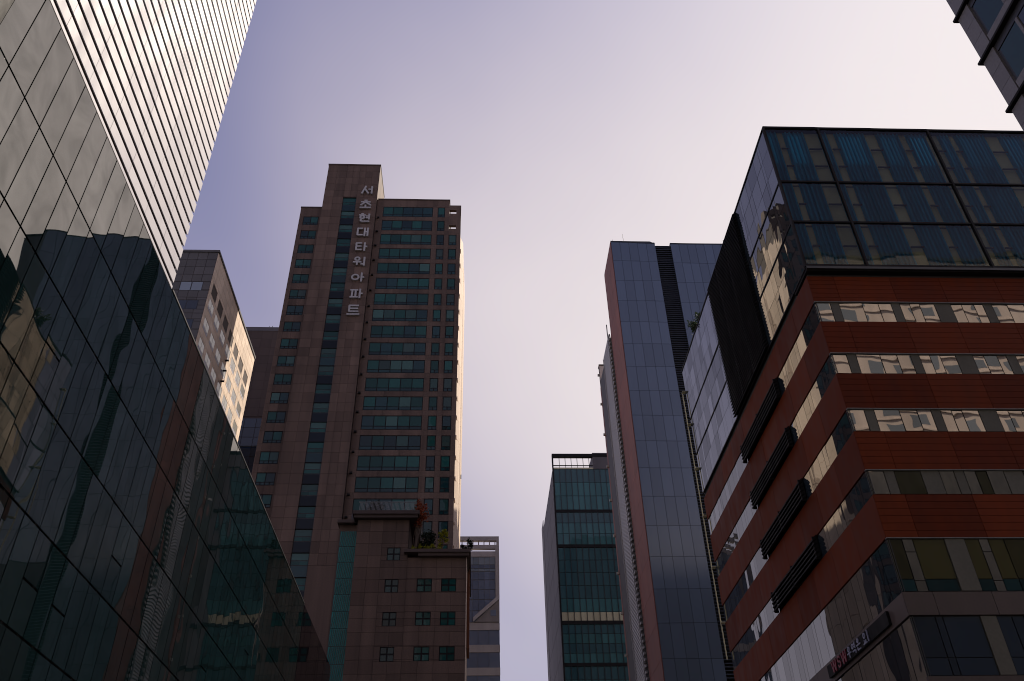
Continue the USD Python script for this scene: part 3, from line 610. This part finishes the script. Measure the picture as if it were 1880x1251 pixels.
# ------------------------------------------------------------------ F: far tower with an open roof frame
def far_tower():
    Y = 150.0
    t = thing('far_tower', 'distant slim office tower with open roof frame and diagonal stone band', 'building', (-2, 158, 0))
    x0, x1 = -7.0, .0293 * Y; xi = .0247 * Y
    zt = zr(.460, Y); w = Wall('y', Y, -1)
    part(t, 'wall', MB().box(x0, x1 - .05, Y + .05, Y + 18, 0, zr(.436, Y)), M['far_stone_dark'])
    # open frame
    part(t, 'roof_frame', MB().box(x0, x1, Y - .2, Y + .6, zr(.4545, Y), zt).box(x0, x1, Y - .2, Y + .6, zr(.4437, Y), zr(.4485, Y)).box(xi, x1, Y - .2, Y + .6, zr(.38, Y), zr(.4437, Y)).box(xi + .2, x1, Y - .2, Y + .6, zr(.4485, Y), zr(.4545, Y)), M['far_stone'])
    for k in range(9):
        x = xi - .05 - 1.02 * k; part(t, 'frame_post', MB().box(x - .09, x + .09, Y, Y + .4, zr(.4485, Y), zr(.4545, Y)), M['far_stone'])
    part(t, 'parapet', w.box(MB(), x0, xi, zr(.4335, Y), zr(.4405, Y), 0, .1), M['far_stone'])
    cols = [xi - 1.02 * k for k in range(10)][::-1]
    for za, zb, mm in ((.4231, .4328, 'g_far_light'), (.4185, .4229, 'g_far_mid'), (.4145, .4182, 'g_far_light'), (.404, .4142, 'g_far_mid'), (.392, .4037, 'g_far_mid'), (.380, .3917, 'g_far_mid'), (.366, .3797, 'g_far_mid'), (.3525, .3657, 'g_far_mid')):
        for a, b in zip(cols[:-1], cols[1:]):
            part(t, 'pane', w.pane(MB(), a + .03, b - .03, zr(za, Y) + .03, zr(zb, Y) - .03, .06, .06, random.gauss(0, .003), random.gauss(0, .003)), M[mm])
    # diagonal band and the stone below it
    dz1, dz2 = zr(.3800, Y), zr(.3525, Y); xa = -.0018 * Y
    part(t, 'diagonal_band', MB().prism([(xa, dz2), (xa, dz2 + .75), (x1, dz1 + .75), (x1, dz1)], 'y', Y - .5, Y + .04), M['far_stone'])
    part(t, 'gable_wall', MB().prism([(xa + .3, dz2 - .0), (x1 - .02, dz1 - .1), (x1 - .02, dz2)], 'y', Y - .2, Y + .03), M['far_stone_dark'])
    part(t, 'gable_window', w.pane(MB(), .0185 * Y, .0250 * Y, zr(.3595, Y), zr(.3665, Y), .24), M['g_far_mid'])
    z = .3517; k = 0
    while z > .2:
        part(t, 'spandrel', w.box(MB(), x0, x1, zr(z - .0085, Y), zr(z, Y), 0, .12), M['far_stone'])
        for a, b in zip(*(lambda s: (s[:-1], s[1:]))(by(x0, x1, 1.9))):
            part(t, 'pane', w.pane(MB(), a + .03, b - .03, zr(z - .0257, Y) + .02, zr(z - .0087, Y) - .02, .06, .06, random.gauss(0, .003), random.gauss(0, .003)), M['g_far_mid'])
        z -= .0257; k += 1
far_tower()

# ------------------------------------------------------------------ G: dark green glass tower
def green_glass_tower():
    Y = 160.0
    t = thing('green_glass_tower', 'dark framed green glass office tower with an open roof screen', 'building', (24, 176, 0))
    x0, x1 = .1009 * Y, 40.0; xg = .1025 * Y; Ye = x0 / .0836
    zt = zr(.578, Y); w = Wall('y', Y, -1); zg = zr(.5555, Y)
    part(t, 'wall', MB().box(x0 + .05, x1, Y + .1, Ye, 0, zg), M['dark_stone'])
    part(t, 'edge_frame', MB().box(x0, xg, Y - .25, Y + .5, 0, zt).box(xg, x1, Y - .25, Y + .5, zr(.5735, Y), zt), M['black'])
    part(t, 'roof_box', MB().box(.1552 * Y, x1, Y - .2, Y + 12, zg, zt + .25), M['dark_stone'])
    for k in range(6):
        x = .1105 * Y + k * 1.27; part(t, 'screen_post', MB().box(x - .05, x + .05, Y, Y + .12, zg, zr(.5735, Y)), M['black'])
    part(t, 'screen_rail', MB().box(xg, .1552 * Y, Y, Y + .12, zr(.5605, Y), zr(.5605, Y) + .18), M['black'])
    part(t, 'roof_edge', MB().box(xg, .1552 * Y, Y - .1, Y + 1, zg, zg + .35), M['pale'])
    cols = [xg + 1.22 * k for k in range(16)]
    bands = [(.4929, .4966), (.4450, .4492), (.3493, .3533), (.3011, .3046), (.2530, .2565)]
    for a, b in bands: part(t, 'floor_band', w.box(MB(), xg, x1, zr(a, Y), zr(b, Y), -.1, .18), M['black'])
    rows = [(.4966, .5555, 3), (.4492, .4929, 3), (.3640, .4450, 5), (.3533, .3640, 1), (.3046, .3493, 4), (.2565, .3011, 3)]
    for a, b, n in rows:
        zz = steps(zr(a, Y), zr(b, Y), n)
        for i in range(n):
            for j in range(11):
                mm = 'pale' if n == 1 else ('g_far' if hash_pick(i, n).random() < .6 else 'g_far_b')
                part(t, 'pane' if n > 1 else 'blind_panel', w.pane(MB(), cols[j] + .06, cols[j + 1] - .06, zz[i] + .05, zz[i + 1] - .05, .05, .1, random.gauss(0, .003), random.gauss(0, .003)), M[mm])
    for j in range(12): part(t, 'mullion', w.box(MB(), cols[j] - .05, cols[j] + .05, zr(.25, Y), zg, .05, .16), M['frame'])
    # left side: dark panels with bright thin edges
    ws = Wall('x', x0 + .05, -1)
    zz = steps(zr(.20, Y), zg, 9)
    panels(t, 'side_panel', ws, steps(Y + .6, Ye - 5.0, 3), zz, [M['dark_stone']], d1=.05, gap=.06)
    part(t, 'side_edge_wall', ws.box(MB(), Ye - 4.8, Ye, 0, zr(.48, Y) + 14, 0, .1), M['grey_stone'])
green_glass_tower()

# ------------------------------------------------------------------ H: brown slim tower behind, M: louvered building
def brown_tower():
    Y = 119.3
    t = thing('brown_tower', 'slim brown tower edge with pale top and small lamps, behind the silver louvers', 'building', (26, 122, 0))
    x0 = 21.06; zt = zr(.7265, Y)
    part(t, 'wall', MB().box(x0 + .02, 34, Y + .05, Y + .9, 0, zt - .3).box(23.2, 34, Y + .9, Y + 12, 0, zt - .3), M['interior'])
    part(t, 'edge_cladding', MB().box(x0 - .02, x0 + .015, Y + .05, Y + .9, 0, zr(.690, Y)).box(x0, x0 + 4, Y - .06, Y + .04, 0, zr(.690, Y)), M['red_tower'])
    part(t, 'coping', MB().box(x0 - .06, 34.1, Y - .1, Y + .95, zt - .3, zt).box(23.1, 34.1, Y + .96, Y + 12.1, zt - .3, zt), M['brown'])
    w = Wall('y', Y, -1)
    panels(t, 'top_panel', w, by(x0, x0 + 3.6, 1.2), by(zr(.690, Y), zt - .3, 1.2), [M['white_stone']])
    for k in range(9):
        z = zt - 2.2 - 5.9 * k; part(t, 'edge_lamp', MB().box(x0 - .35, x0 - .01, Y + .2, Y + .5, z, z + .35), M['lamp'])
brown_tower()
def louver_building():
    X = 21.0
    t = thing('louvered_building', 'narrow dark building side with a strip of silver louvers beside the red brown wall', 'building', (28, 112, 0))
    zt = 85.2; w = Wall('x', X, -1)
    part(t, 'wall', MB().box(X + .12, 36, 106.1, 119.0, 0, zt - .6), M['interior'])
    sl = MB(); z = 20.0
    while z < zt:
        sl.prism([(X + .10, z), (X - .10, z + .05), (X - .10, z + .31), (X + .10, z + .27)], 'y', 107.4, 113.6); z += .42
    part(t, 'louver_backing', MB().box(X + .101, X + .118, 107.4, 113.6, 20, zt - .7), M['grey_panel'])
    part(t, 'louver_slats', sl, M['silver'], kind='stuff')
    part(t, 'post', MB().box(X - .3, X - .16, 107.2, 107.36, 0, zt + 2.2), M['grey_metal'])
    ld = MB(); z = 20.0
    while z < zt: ld.box(X - .22, X - .02, 106.3, 107.0, z, z + .3); z += .75
    part(t, 'ladder_rungs', ld, M['grey_metal'], kind='stuff')
    panels(t, 'dark_pane', w, [113.8, 115.5, 117.2, 118.9], by(20, zt - .7, 3.1), [M['dark_matte']], d0=-.11, d1=.02)
    part(t, 'post_thin', MB().box(X - .2, X - .1, 113.62, 113.74, 0, zt), M['grey_metal'])
louver_building()

# ------------------------------------------------------------------ B: blue panelled tower
def blue_tower():
    Y = 98.0
    t = thing('blue_tower', 'tall blue-grey panelled tower with a red brown side and vertical louver slot', 'building', (36, 103, 0))
    x0, x1, x2, x3 = .21509 * Y, 28.13, 30.62, 50.0
    zt, zl, z2 = zr(.9728, Y), zr(.9695, Y), zr(.9698, Y)
    part(t, 'wall', MB().box(x0 + .06, x1, Y + .08, 105.9, 0, zt - .05).box(x2, x3, Y + .08, 112, 0, z2 - .05), M['frame'])
    part(t, 'slot_wall', MB().box(x1, x2, Y + .7, 105.9, 0, zl - .1), M['frame'])
    part(t, 'coping', MB().prism([(x0, zt - .05), (x1 + .05, zt - .35), (x1 - .8, zt + .12), (x0, zt + .12)], 'y', Y - .05, 105.9).box(x2 - .05, x3, Y - .05, 112, z2 - .05, z2 + .12).box(x1 + .06, x2 - .06, Y + .5, 105.9, zl - .1, zl), M['frame'])
    part(t, 'side_cladding', MB().box(x0, x0 + .05, Y + .0, 105.9, 0, zt - .05), M['red_tower'])
    w = Wall('y', Y + .08, -1); ws = Wall('x', x0, -1)
    panels(t, 'red_panel', ws, [Y + .02, Y + 2.6, Y + 5.2, 105.9], [zt - .1 - 4.06 * k for k in range(20)][::-1], [M['red_tower']], d0=0, d1=.03, gap=.015)
    zs = [zt - .06 - 4.063 * k for k in range(23)][::-1]
    panels(t, 'blue_panel', w, steps(x0 + .06, x1, 5), zs, [M['g_blue']], d1=.08, gap=.022, rough=.004, limit=150)
    zs2 = [z2 - .06 - 4.063 * k for k in range(14)][::-1]
    panels(t, 'right_blue_panel', w, steps(x2, x2 + 14.7, 11), zs2, [M['g_blue']], d1=.08, gap=.022, rough=.004)
    k = 0; z = zl - .5
    while z > 22:
        part(t, 'louver_slat', MB().prism([(Y + .05, z), (Y + .45, z + .13), (Y + .45, z + .19), (Y + .05, z + .06)], 'x', x1 + .02, x2 - .02), M['navy_slat']) if k < 290 else None
        z -= .40; k += 1
    for dx, h in ((.55, 1.0), (2.3, 2.3), (5.2, .5)):
        part(t, 'antenna', MB().tube((x0 + dx, Y + .6, zt), (x0 + dx - .1, Y + .6, zt + h), .035), M['grey_metal'])
blue_tower()

# ------------------------------------------------------------------ R: red office building, right
def red_office():
    X, Y, Yb = 21.45, 41.15, 72.5
    t = thing('red_office', 'office building of red cladding bands and window strips under a dark glass box', 'building', (35, 56, 0))
    XE = 47.0
    zbox0, zbox1 = 39.0, 53.50
    part(t, 'wall', MB().box(X + .16, XE, Y + .16, Yb - .05, 0, zbox0 + .3).box(X + .16, XE, Y + 2.3, Yb - .05, zbox0 + .3, zbox1 - .3), M['interior'])
    wf, ws = Wall('y', Y, -1), Wall('x', X, -1)
    bands = [(36.56, 38.72), (32.47, 34.95), (28.47, 30.97), (24.46, 26.93), (20.43, 22.95)]
    strips = [(34.97, 36.54), (30.99, 32.45), (26.95, 28.45), (22.97, 24.44)]
    rng = random.Random(5)
    # terracotta boards: one mesh per panel between vertical joints, six boards with open joints
    uf = [X - .0, 23.2, 26.9, 30.2, 33.9, 37.2, 40.9, XE]
    us = [Y + .02] + by(Y + .02, Yb, 3.48)[1:]
    for za, zb in bands:
        for W_, uu, nb in ((wf, uf, 6), (ws, us, 1)):
            for a, b in zip(uu[:-1], uu[1:]):
                mb = MB(); zz = steps(za, zb, nb)
                for c, d in zip(zz[:-1], zz[1:]): W_.box(mb, a + .012, b - .012, c + .012, d - .012, -.15, rng.uniform(0, .006))
                part(t, 'cladding_panel', mb, M[rng.choice(['red', 'red_b'])])
        part(t, 'sill', wf.box(MB(), X, XE, za - .028, za + .0, -.15, .06), M['grey_metal'])
    # front window strips
    opaque = [(22.45, 23.03), (26.40, 26.96), (29.22, 30.30), (32.40, 33.0), (36.2, 36.8), (39.0, 40.1), (42.6, 43.2)]
    cuts = [21.52, 22.45, 23.03, 24.52, 25.57, 26.40, 26.96, 27.62, 28.25, 29.22, 30.30, 31.0, 31.82, 32.40, 33.0, 34.0, 35.1, 36.2, 36.8, 37.9, 39.0, 40.1, 41.2, 42.6, 43.2, 44.4, 45.7, 46.9]
    for i, (za, zb) in enumerate(strips):
        f = part(t, 'window_strip', wf.box(MB(), X + .02, XE, za, zb, -.155, -.12), M['frame'])
        for a, b in zip(cuts[:-1], cuts[1:]):
            op = any(abs(a - o[0]) < .02 for o in opaque) or (i == 3 and abs(a - 24.52) < .02)
            if op: part(f, 'opaque_panel', wf.box(MB(), a + .02, b - .02, za + .02, zb - .02, -.12, -.03), M['grey_panel'])
            else: part(f, 'pane', wf.pane(MB(), a + .025, b - .025, za + .03, zb - .03, -.05, .03, rng.gauss(0, .010), rng.gauss(0, .008)), M['g_front'] if i < 3 or rng.random() < .35 else M['g_olive'])
    # podium front: tall glass, taupe spandrel, lower glass
    f = part(t, 'podium_window', wf.box(MB(), X + .02, XE, 17.55, 20.40, -.155, -.12), M['frame'])
    pc = [21.5, 22.28, 22.84, 24.52, 25.59, 26.38, 26.88, 27.72, 28.9, 29.9, 31.0, 32.1, 33.3, 34.6, 36, 37.5, 39, 41, 43, 45, 46.9]
    for a, b in zip(pc[:-1], pc[1:]):
        if abs(a - 24.52) < .01 or abs(a - 32.1) < .01: part(f, 'pilaster', wf.box(MB(), a + .02, b - .02, 17.57, 20.38, -.12, .0), M['grey_panel'])
        elif b - a < .65:
            for c, d in ((17.57, 18.1), (18.14, 19.65), (19.69, 20.38)): part(f, 'pane', wf.pane(MB(), a + .02, b - .02, c, d, -.06, .03, rng.gauss(0, .004)), M['g_front'])
        else:
            part(f, 'pane', wf.pane(MB(), a + .03, b - .03, 18.22, 20.36, -.06, .03, rng.gauss(0, .004)), M['g_olive'])
            part(f, 'lower_pane', wf.pane(MB(), a + .03, b - .03, 17.58, 18.18, -.06, .03, rng.gauss(0, .004)), M['g_teal_dark'])
    for a, b in zip([X - .04, 22.95, 25.98, 29, 32, 35, 38, 41, 44], [22.95, 25.98, 29, 32, 35, 38, 41, 44, XE]):
        part(t, 'fascia_panel', wf.box(MB(), a + .012, b - .012, 16.33, 17.50, -.15, .04), M['spandrel'])
    f = part(t, 'podium_window', wf.box(MB(), X + .02, XE, 13.42, 16.30, -.155, -.12), M['frame'])
    for a, b in zip([21.5, 22.72, 23.1, 24.98, 25.81, 26.6, 27.2, 28.6, 30, 32, 34, 36, 38, 41, 44], [22.72, 23.1, 24.98, 25.81, 26.6, 27.2, 28.6, 30, 32, 34, 36, 38, 41, 44, 46.9]):
        if abs(a - 24.98) < .01: part(f, 'pilaster', wf.box(MB(), a + .02, b - .02, 13.45, 16.28, -.12, .0), M['grey_panel'])
        else:
            part(f, 'pane', wf.pane(MB(), a + .03, b - .03, 14.3, 16.27, -.06, .03, rng.gauss(0, .004)), M['g_far_dark'])
            part(f, 'lower_pane', wf.pane(MB(), a + .03, b - .03, 13.46, 14.26, -.06, .03, rng.gauss(0, .004)), M['g_far_dark'])
    part(t, 'lower_fascia', wf.box(MB(), X - .04, XE, 12.2, 13.40, -.15, .04), M['spandrel'])
    part(t, 'base_glass', wf.box(MB(), X + .02, XE, 0, 12.15, -.15, -.05), M['g_teal_dark'])
    # side window strips (towards the street)
    pat = [1.25, .5, 1.0, 1.3, .55, .9]
    ys = [Y + .05]; k = 0
    while ys[-1] < Yb - .7: ys.append(ys[-1] + pat[k % 6]); k += 1
    ys[-1] = Yb - .06
    for i, (za, zb) in enumerate(strips):
        f = part(t, 'side_window_strip', ws.box(MB(), Y + .02, Yb, za, zb, -.155, -.12), M['frame'])
        for a, b in zip(ys[:-1], ys[1:]):
            part(f, 'pane', ws.pane(MB(), a + .02, b - .02, za + .025, zb - .025, -.05, .03, rng.gauss(0, .006), rng.gauss(0, .006)), M['g_wavy'])
        for zf in (0,):
            n = 5
            for q in range(n):
                z = za + .12 + q * (zb - za - .1) / n
                part(t, 'sunshade_blade', MB().prism([(X - .03, z + .36), (X - .33, z + .06), (X - .33, z - .04), (X - .28, z - .03), (X - .03, z + .12)], 'y', 49.6, 59.2), M['black'])
            for yq in (49.7, 54.3, 59.0): part(t, 'sunshade_bracket', MB().box(X - .3, X, yq, yq + .1, za, zb), M['black'])
    # side podium
    f = part(t, 'side_podium_window', ws.box(MB(), Y + .02, Yb, 17.55, 20.40, -.155, -.12), M['frame'])
    for a, b in zip(ys[:-1], ys[1:]):
        part(f, 'pane', ws.pane(MB(), a + .02, b - .02, 17.57, 20.38, -.05, .03, rng.gauss(0, .004), rng.gauss(0, .003)), M['g_wavy'])
    yy = by(Y + .02, Yb, 4.5)
    for a, b in zip(yy[:-1], yy[1:]): part(t, 'fascia_panel', ws.box(MB(), a + .012, b - .012, 16.33, 17.50, -.15, .04), M['spandrel'])
    f = part(t, 'side_podium_window', ws.box(MB(), Y + .02, Yb, 11.0, 16.30, -.155, -.12), M['frame'])
    for a, b in zip(ys[:-1], ys[1:]):
        part(f, 'pane', ws.pane(MB(), a + .02, b - .02, 11.03, 16.28, -.05, .03, rng.gauss(0, .004), rng.gauss(0, .003)), M['g_wavy'])
    part(t, 'side_base', ws.box(MB(), Y + .02, Yb, 0, 10.98, -.15, -.05), M['dark_stone'])
    # glass box: front
    Yf = 40.88; wb = Wall('y', Yf, -1); XB = X
    zrow = [39.45, 43.48, 47.52, 53.38]
    mull = [XB, 25.60, 34.05, 42.5, XE]
    part(t, 'box_soffit', MB().box(XB, XE, Yf, Y + 2.28, zbox0, 39.28), M['black'])
    part(t, 'box_ledge', MB().box(XB, XE, Yf - .12, Yf - .01, 39.10, 39.30), M['frame'])
    part(t, 'box_roof_edge', MB().box(XB - .05, XE, Yf - .08, Yf + .62, 53.40, 53.56).box(XB - .05, XB + .12, Yf + .13, Yb, 53.40, 53.56), M['black'])
    for z in zrow[:3]: part(t, 'box_transom', MB().box(XB, XE, Yf - .06, Yf + .14, z - .07, z + .07), M['black'])
    for x in mull: part(t, 'box_mullion', MB().box(x - .07, x + .07, Yf - .10, Yf + .14, 39.30, 53.40), M['black'])
    # behind the glass: blue fins in groups, warm grey panels between
    groups = [('b', 21.6, 22.50), ('g', 22.50, 23.0), ('b', 23.0, 24.60), ('g', 24.60, 25.52), ('b', 25.70, 26.35), ('g', 26.35, 26.95), ('b', 26.95, 29.25), ('g', 29.25, 30.15), ('b', 30.15, 31.9), ('g', 31.9, 32.45),
              ('b', 32.45, 33.95), ('g', 34.15, 34.95), ('b', 34.95, 35.75), ('g', 35.75, 36.25), ('b', 36.25, 38.6), ('g', 38.6, 39.7), ('b', 39.7, 41.5), ('g', 41.5, 42.4), ('b', 42.6, 44.6), ('g', 44.6, 45.4), ('b', 45.4, 46.9)]
    for r in range(3):
        za, zb = zrow[r] + .08, zrow[r + 1] - .08
        for kind, a, b in groups:
            if kind == 'b':
                part(t, 'blue_sheet', MB().box(a - .02, b + .02, Yf + .40, Yf + .43, za - .1, zb + (.1 if r < 2 else .22)), M['blue_fin'])
                n = max(2, round((b - a) / .30))
                for q in range(n):
                    u = a + (q + .5) * (b - a) / n
                    part(t, 'blue_fin', MB().box(u - .045, u + .045, Yf + .22, Yf + .38, za, zb), M['blue_fin']) if count.setdefault('fin', 0) < 290 else None
                    count['fin'] += 1
            else:
                zs_ = steps(za, zb, 3 if r == 2 else 2)
                for c, d in zip(zs_[:-1], zs_[1:]):
                    part(t, 'back_panel', MB().box(a - .2, b + .2, Yf + .44, Yf + .50, c + .01, d + (.25 if d == zb and r == 2 else -.01)), M['olive'])
                for c in zs_[1:-1]: part(t, 'back_transom', MB().box(a, b, Yf + .2, Yf + .3, c - .05, c + .05), M['black'])
        for a, b in zip(mull[:-1], mull[1:]):
            uu = by(a + .07, b - .07, 2.1)
            for c, d in zip(uu[:-1], uu[1:]):
                part(t, 'box_pane', wb.pane(MB(), c + .01, d - .01, za, zb, -.02, .03, rng.gauss(0, .002), rng.gauss(0, .002)), M['g_clear'])
    part(t, 'box_back_wall', MB().box(XB + .2, XE, Yf + 2.1, Yf + 2.5, 39.28, 53.3), M['interior'])
    # glass box: side
    zsd = [39.32, 41.45, 43.48, 45.5, 47.52, 49.4, 51.4, 53.38]
    part(t, 'box_side_backing', MB().box(X + .06, X + .16, Yf + .15, Yb - .02, 39.3, 53.38), M['frame'])
    yb_ = [Yf + .12]; k = 0
    while yb_[-1] < Yb - .8: yb_.append(yb_[-1] + [1.5, .42, 1.15, 1.6, .8][k % 5]); k += 1
    yb_[-1] = Yb - .02
    for i in range(7):
        for a, b in zip(yb_[:-1], yb_[1:]):
            if a > 50.2 and b < 58.6: continue
            part(t, 'box_side_pane', ws.pane(MB(), a + .02, b - .02, zsd[i] + .02, zsd[i + 1] - .02, .0, .04, rng.gauss(0, .005), rng.gauss(0, .004)), M['g_wavy'] if a < 50.3 else M['g_side'])
    for z in (zsd[0] - .06, zsd[2], zsd[4]): part(t, 'box_side_transom', ws.box(MB(), Yf, Yb, z - .06, z + .06, -.04, .05), M['black'])
    # big black sunshade on the side of the box
    part(t, 'sunshade_back', MB().box(X - .04, X + .05, 49.7, 59.1, 39.5, 53.3), M['black'])
    z = 39.35
    while z < 53.3:
        part(t, 'sunshade_blade', MB().prism([(X - .05, z + .26), (X - .30, z + .02), (X - .30, z - .05), (X - .25, z - .03), (X - .05, z + .08)], 'y', 49.6, 59.25), M['black']); z += .30
    for y in (52.8, 56.0): part(t, 'sunshade_joint', MB().box(X - .30, X - .06, y, y + .06, 39.4, 53.3), M['black'])
    # pipe and brackets at the rear corner
    pp = MB().tube((X - .25, Yb + .35, 24), (X - .25, Yb + .35, 51), .05)
    part(t, 'corner_pipe', pp, M['pale'])
    for z in (27, 32, 37, 42, 47, 50.9): part(t, 'pipe_bracket', MB().box(X - .3, X + .05, Yb - .04, Yb + .4, z, z + .08), M['pale'])
    part(t, 'roof', MB().box(X + .13, XE, Y + 2.3, Yb - .05, 53.22, 53.32), M['roof'])
red_office()
plant('roof_shrub', 'green and rust roof shrub peeping over the edge of the dark glass box', 'shrub', (22.0, 66.2, 53.3), 2.4, [(-.1, 0, .9, .5), (-.35, .2, 1.5, .45), (.1, -.4, 1.9, .4)], M['leaf'], 1400, .11, 21)

# sign board on the fascia of the red office, street side
def sign():
    X = 21.45 - .04
    t = thing('shop_sign', 'dark sign board with red and pale letters on the fascia of the red office', 'sign', (X, 47, 16.6))
    y0, y1 = 43.1, 52.4
    part(t, 'board', MB().box(X - .16, X - .01, y0, y1, 16.55, 17.25), M['black'])
    def put(mesh, y, z, mat, name):
        v = np.asarray(mesh.vertices); P = np.c_[X - .17 - v[:, 2], y - v[:, 0], z + v[:, 1]]
        tm = trimesh.Trimesh(P, mesh.faces); trimesh.repair.fix_normals(tm); part(t, name, (np.array(tm.vertices), np.array(tm.faces)), mat)
    y = 51.6
    for ch in 'WSW':
        mm = meshkit.text_mesh(ch, .62, .05, True); put(mm, y, 16.6, M['red_letter'], 'red_letter'); y -= mm.bounds[1][0] + .15
    for ch in '우역은':
        put(glyph_mesh(ch, .55, .6, .05, .12), y, 16.6, M['white_letter'], 'pale_letter'); y -= .72
    y -= .25
    put(glyph_mesh('요', .5, .62, .05, .12), y, 16.6, M['white_letter'], 'pale_letter')
    put(trimesh.creation.box((.08, .62, .05), trimesh.transformations.translation_matrix((.7, .31, .02))), y, 16.6, M['white_letter'], 'pale_letter')
sign()

# ------------------------------------------------------------------ K: tower corner at the upper right
def corner_tower():
    X, Ye = 21.45, 21.05
    t = thing('corner_tower', 'grey tower corner with thin ledges and dark blue windows, top right', 'building', (26, 8, 0))
    part(t, 'wall', MB().box(X + .1, 30.5, -14, Ye - .06, 0, 47.5), M['dark_stone'])
    w = Wall('x', X + .1, -1); pitch = 3.205
    for k in range(-5, 4):
        z0 = 1.5 + 1.4585 * X + CZ - 1.5 + pitch * k       # ledge top
        if z0 > 47: continue
        part(t, 'ledge', MB().box(X - .13, 30.7, -14, Ye + .15, z0 + .02, z0 + .14), M['black'])
        zz = steps(z0 + .17, z0 + pitch - .03, 3)
        for a, b in zip(zz[:-1], zz[1:]): part(t, 'pilaster_panel', MB().box(X, X + .09, Ye - .80, Ye, a + .008, b - .008).box(X + .1, 30.5, Ye - .06, Ye, a + .008, b - .008), M['k_panel'])
        part(t, 'spandrel_panel', w.box(MB(), -14, Ye - .86, z0 + .17, z0 + .72, 0, .09), M['k_panel'])
        part(t, 'window_head', w.box(MB(), -14, Ye - .86, z0 + pitch - .42, z0 + pitch - .03, 0, .05), M['frame'])
        f = part(t, 'window', w.box(MB(), -14, Ye - .84, z0 + .74, z0 + pitch - .44, 0, .012), M['frame'])
        y = Ye - .95; q = 0
        while y > -6:
            wd = 1.35
            part(f, 'pane', w.pane(MB(), y - wd, y - .04, z0 + .80, z0 + pitch - .48, .035, .02, random.gauss(0, .002)), M['g_teal_dark'] if q % 2 == 0 else M['g_far_dark'])
            part(t, 'mullion', w.box(MB(), y - wd - .14, y - wd, z0 + .74, z0 + pitch - .44, .012, .09), M['k_panel'])
            y -= wd + .14; q += 1
    part(t, 'roof', MB().box(X, 30.6, -14, Ye, 47.5, 47.8), M['dark_stone'])
corner_tower()

# ------------------------------------------------------------------ behind the camera: what the panes reflect
def back_tower():
    t = thing('pale_tower', 'pale stone tower behind the viewer, mirrored in the red office windows', 'building', (62, -28, 0))
    x0, x1, Y, Yb, zt = 36.0, 92.0, -20.0, -45.0, 98.0
    part(t, 'wall', MB().box(x0, x1, Yb, Y, 0, zt), M['white_stone'])
    w = Wall('y', Y, 1)
    part(t, 'dark_base', w.box(MB(), x0, x1, 0, 60, 0, .3), M['frame'])
    z = 61.0
    while z < zt - 2:
        for a in by(x0 + 1, x1 - 1, 5.6)[:-1]: part(t, 'window', w.box(MB(), a, a + 2.6, z, z + 1.9, 0, .02), M['g_far_light'])
        part(t, 'string_course', w.box(MB(), x0, x1, z - .9, z - .7, 0, .2), M['white_stone'])
        z += 3.6
    part(t, 'roof', MB().box(x0 - .2, x1 + .2, Yb - .2, Y + .2, zt, zt + .6), M['grey_stone'])
    t = thing('grey_tower', 'grey office block behind the viewer across the junction', 'building', (-25, -40, 0))
    part(t, 'wall', MB().box(-60, -10, -70, -14, 0, 74), M['grey_stone'])
    w = Wall('y', -14, 1); z = 6
    while z < 70:
        for a in by(-59, -11, 4.4)[:-1]: part(t, 'window', w.box(MB(), a, a + 2.2, z, z + 1.8, 0, .02), M['g_teal_dark'])
        z += 3.6
    part(t, 'roof', MB().box(-60.2, -9.8, -70.2, -13.8, 74, 74.6), M['grey_stone'])
    t = thing('dark_tower', 'dark office slab closing the street far behind the viewer', 'building', (12, -90, 0))
    part(t, 'wall', MB().box(-14, 58, -110, -72, 0, 165), M['brown'])
    w = Wall('y', -72, 1); z = 4
    while z < 161:
        part(t, 'window_strip', w.box(MB(), -13, 57, z, z + 1.9, 0, .03), M['g_teal_dark']); z += 3.8
    part(t, 'roof', MB().box(-14.2, 58.2, -110.2, -71.8, 165, 165.6), M['grey_stone'])
back_tower()
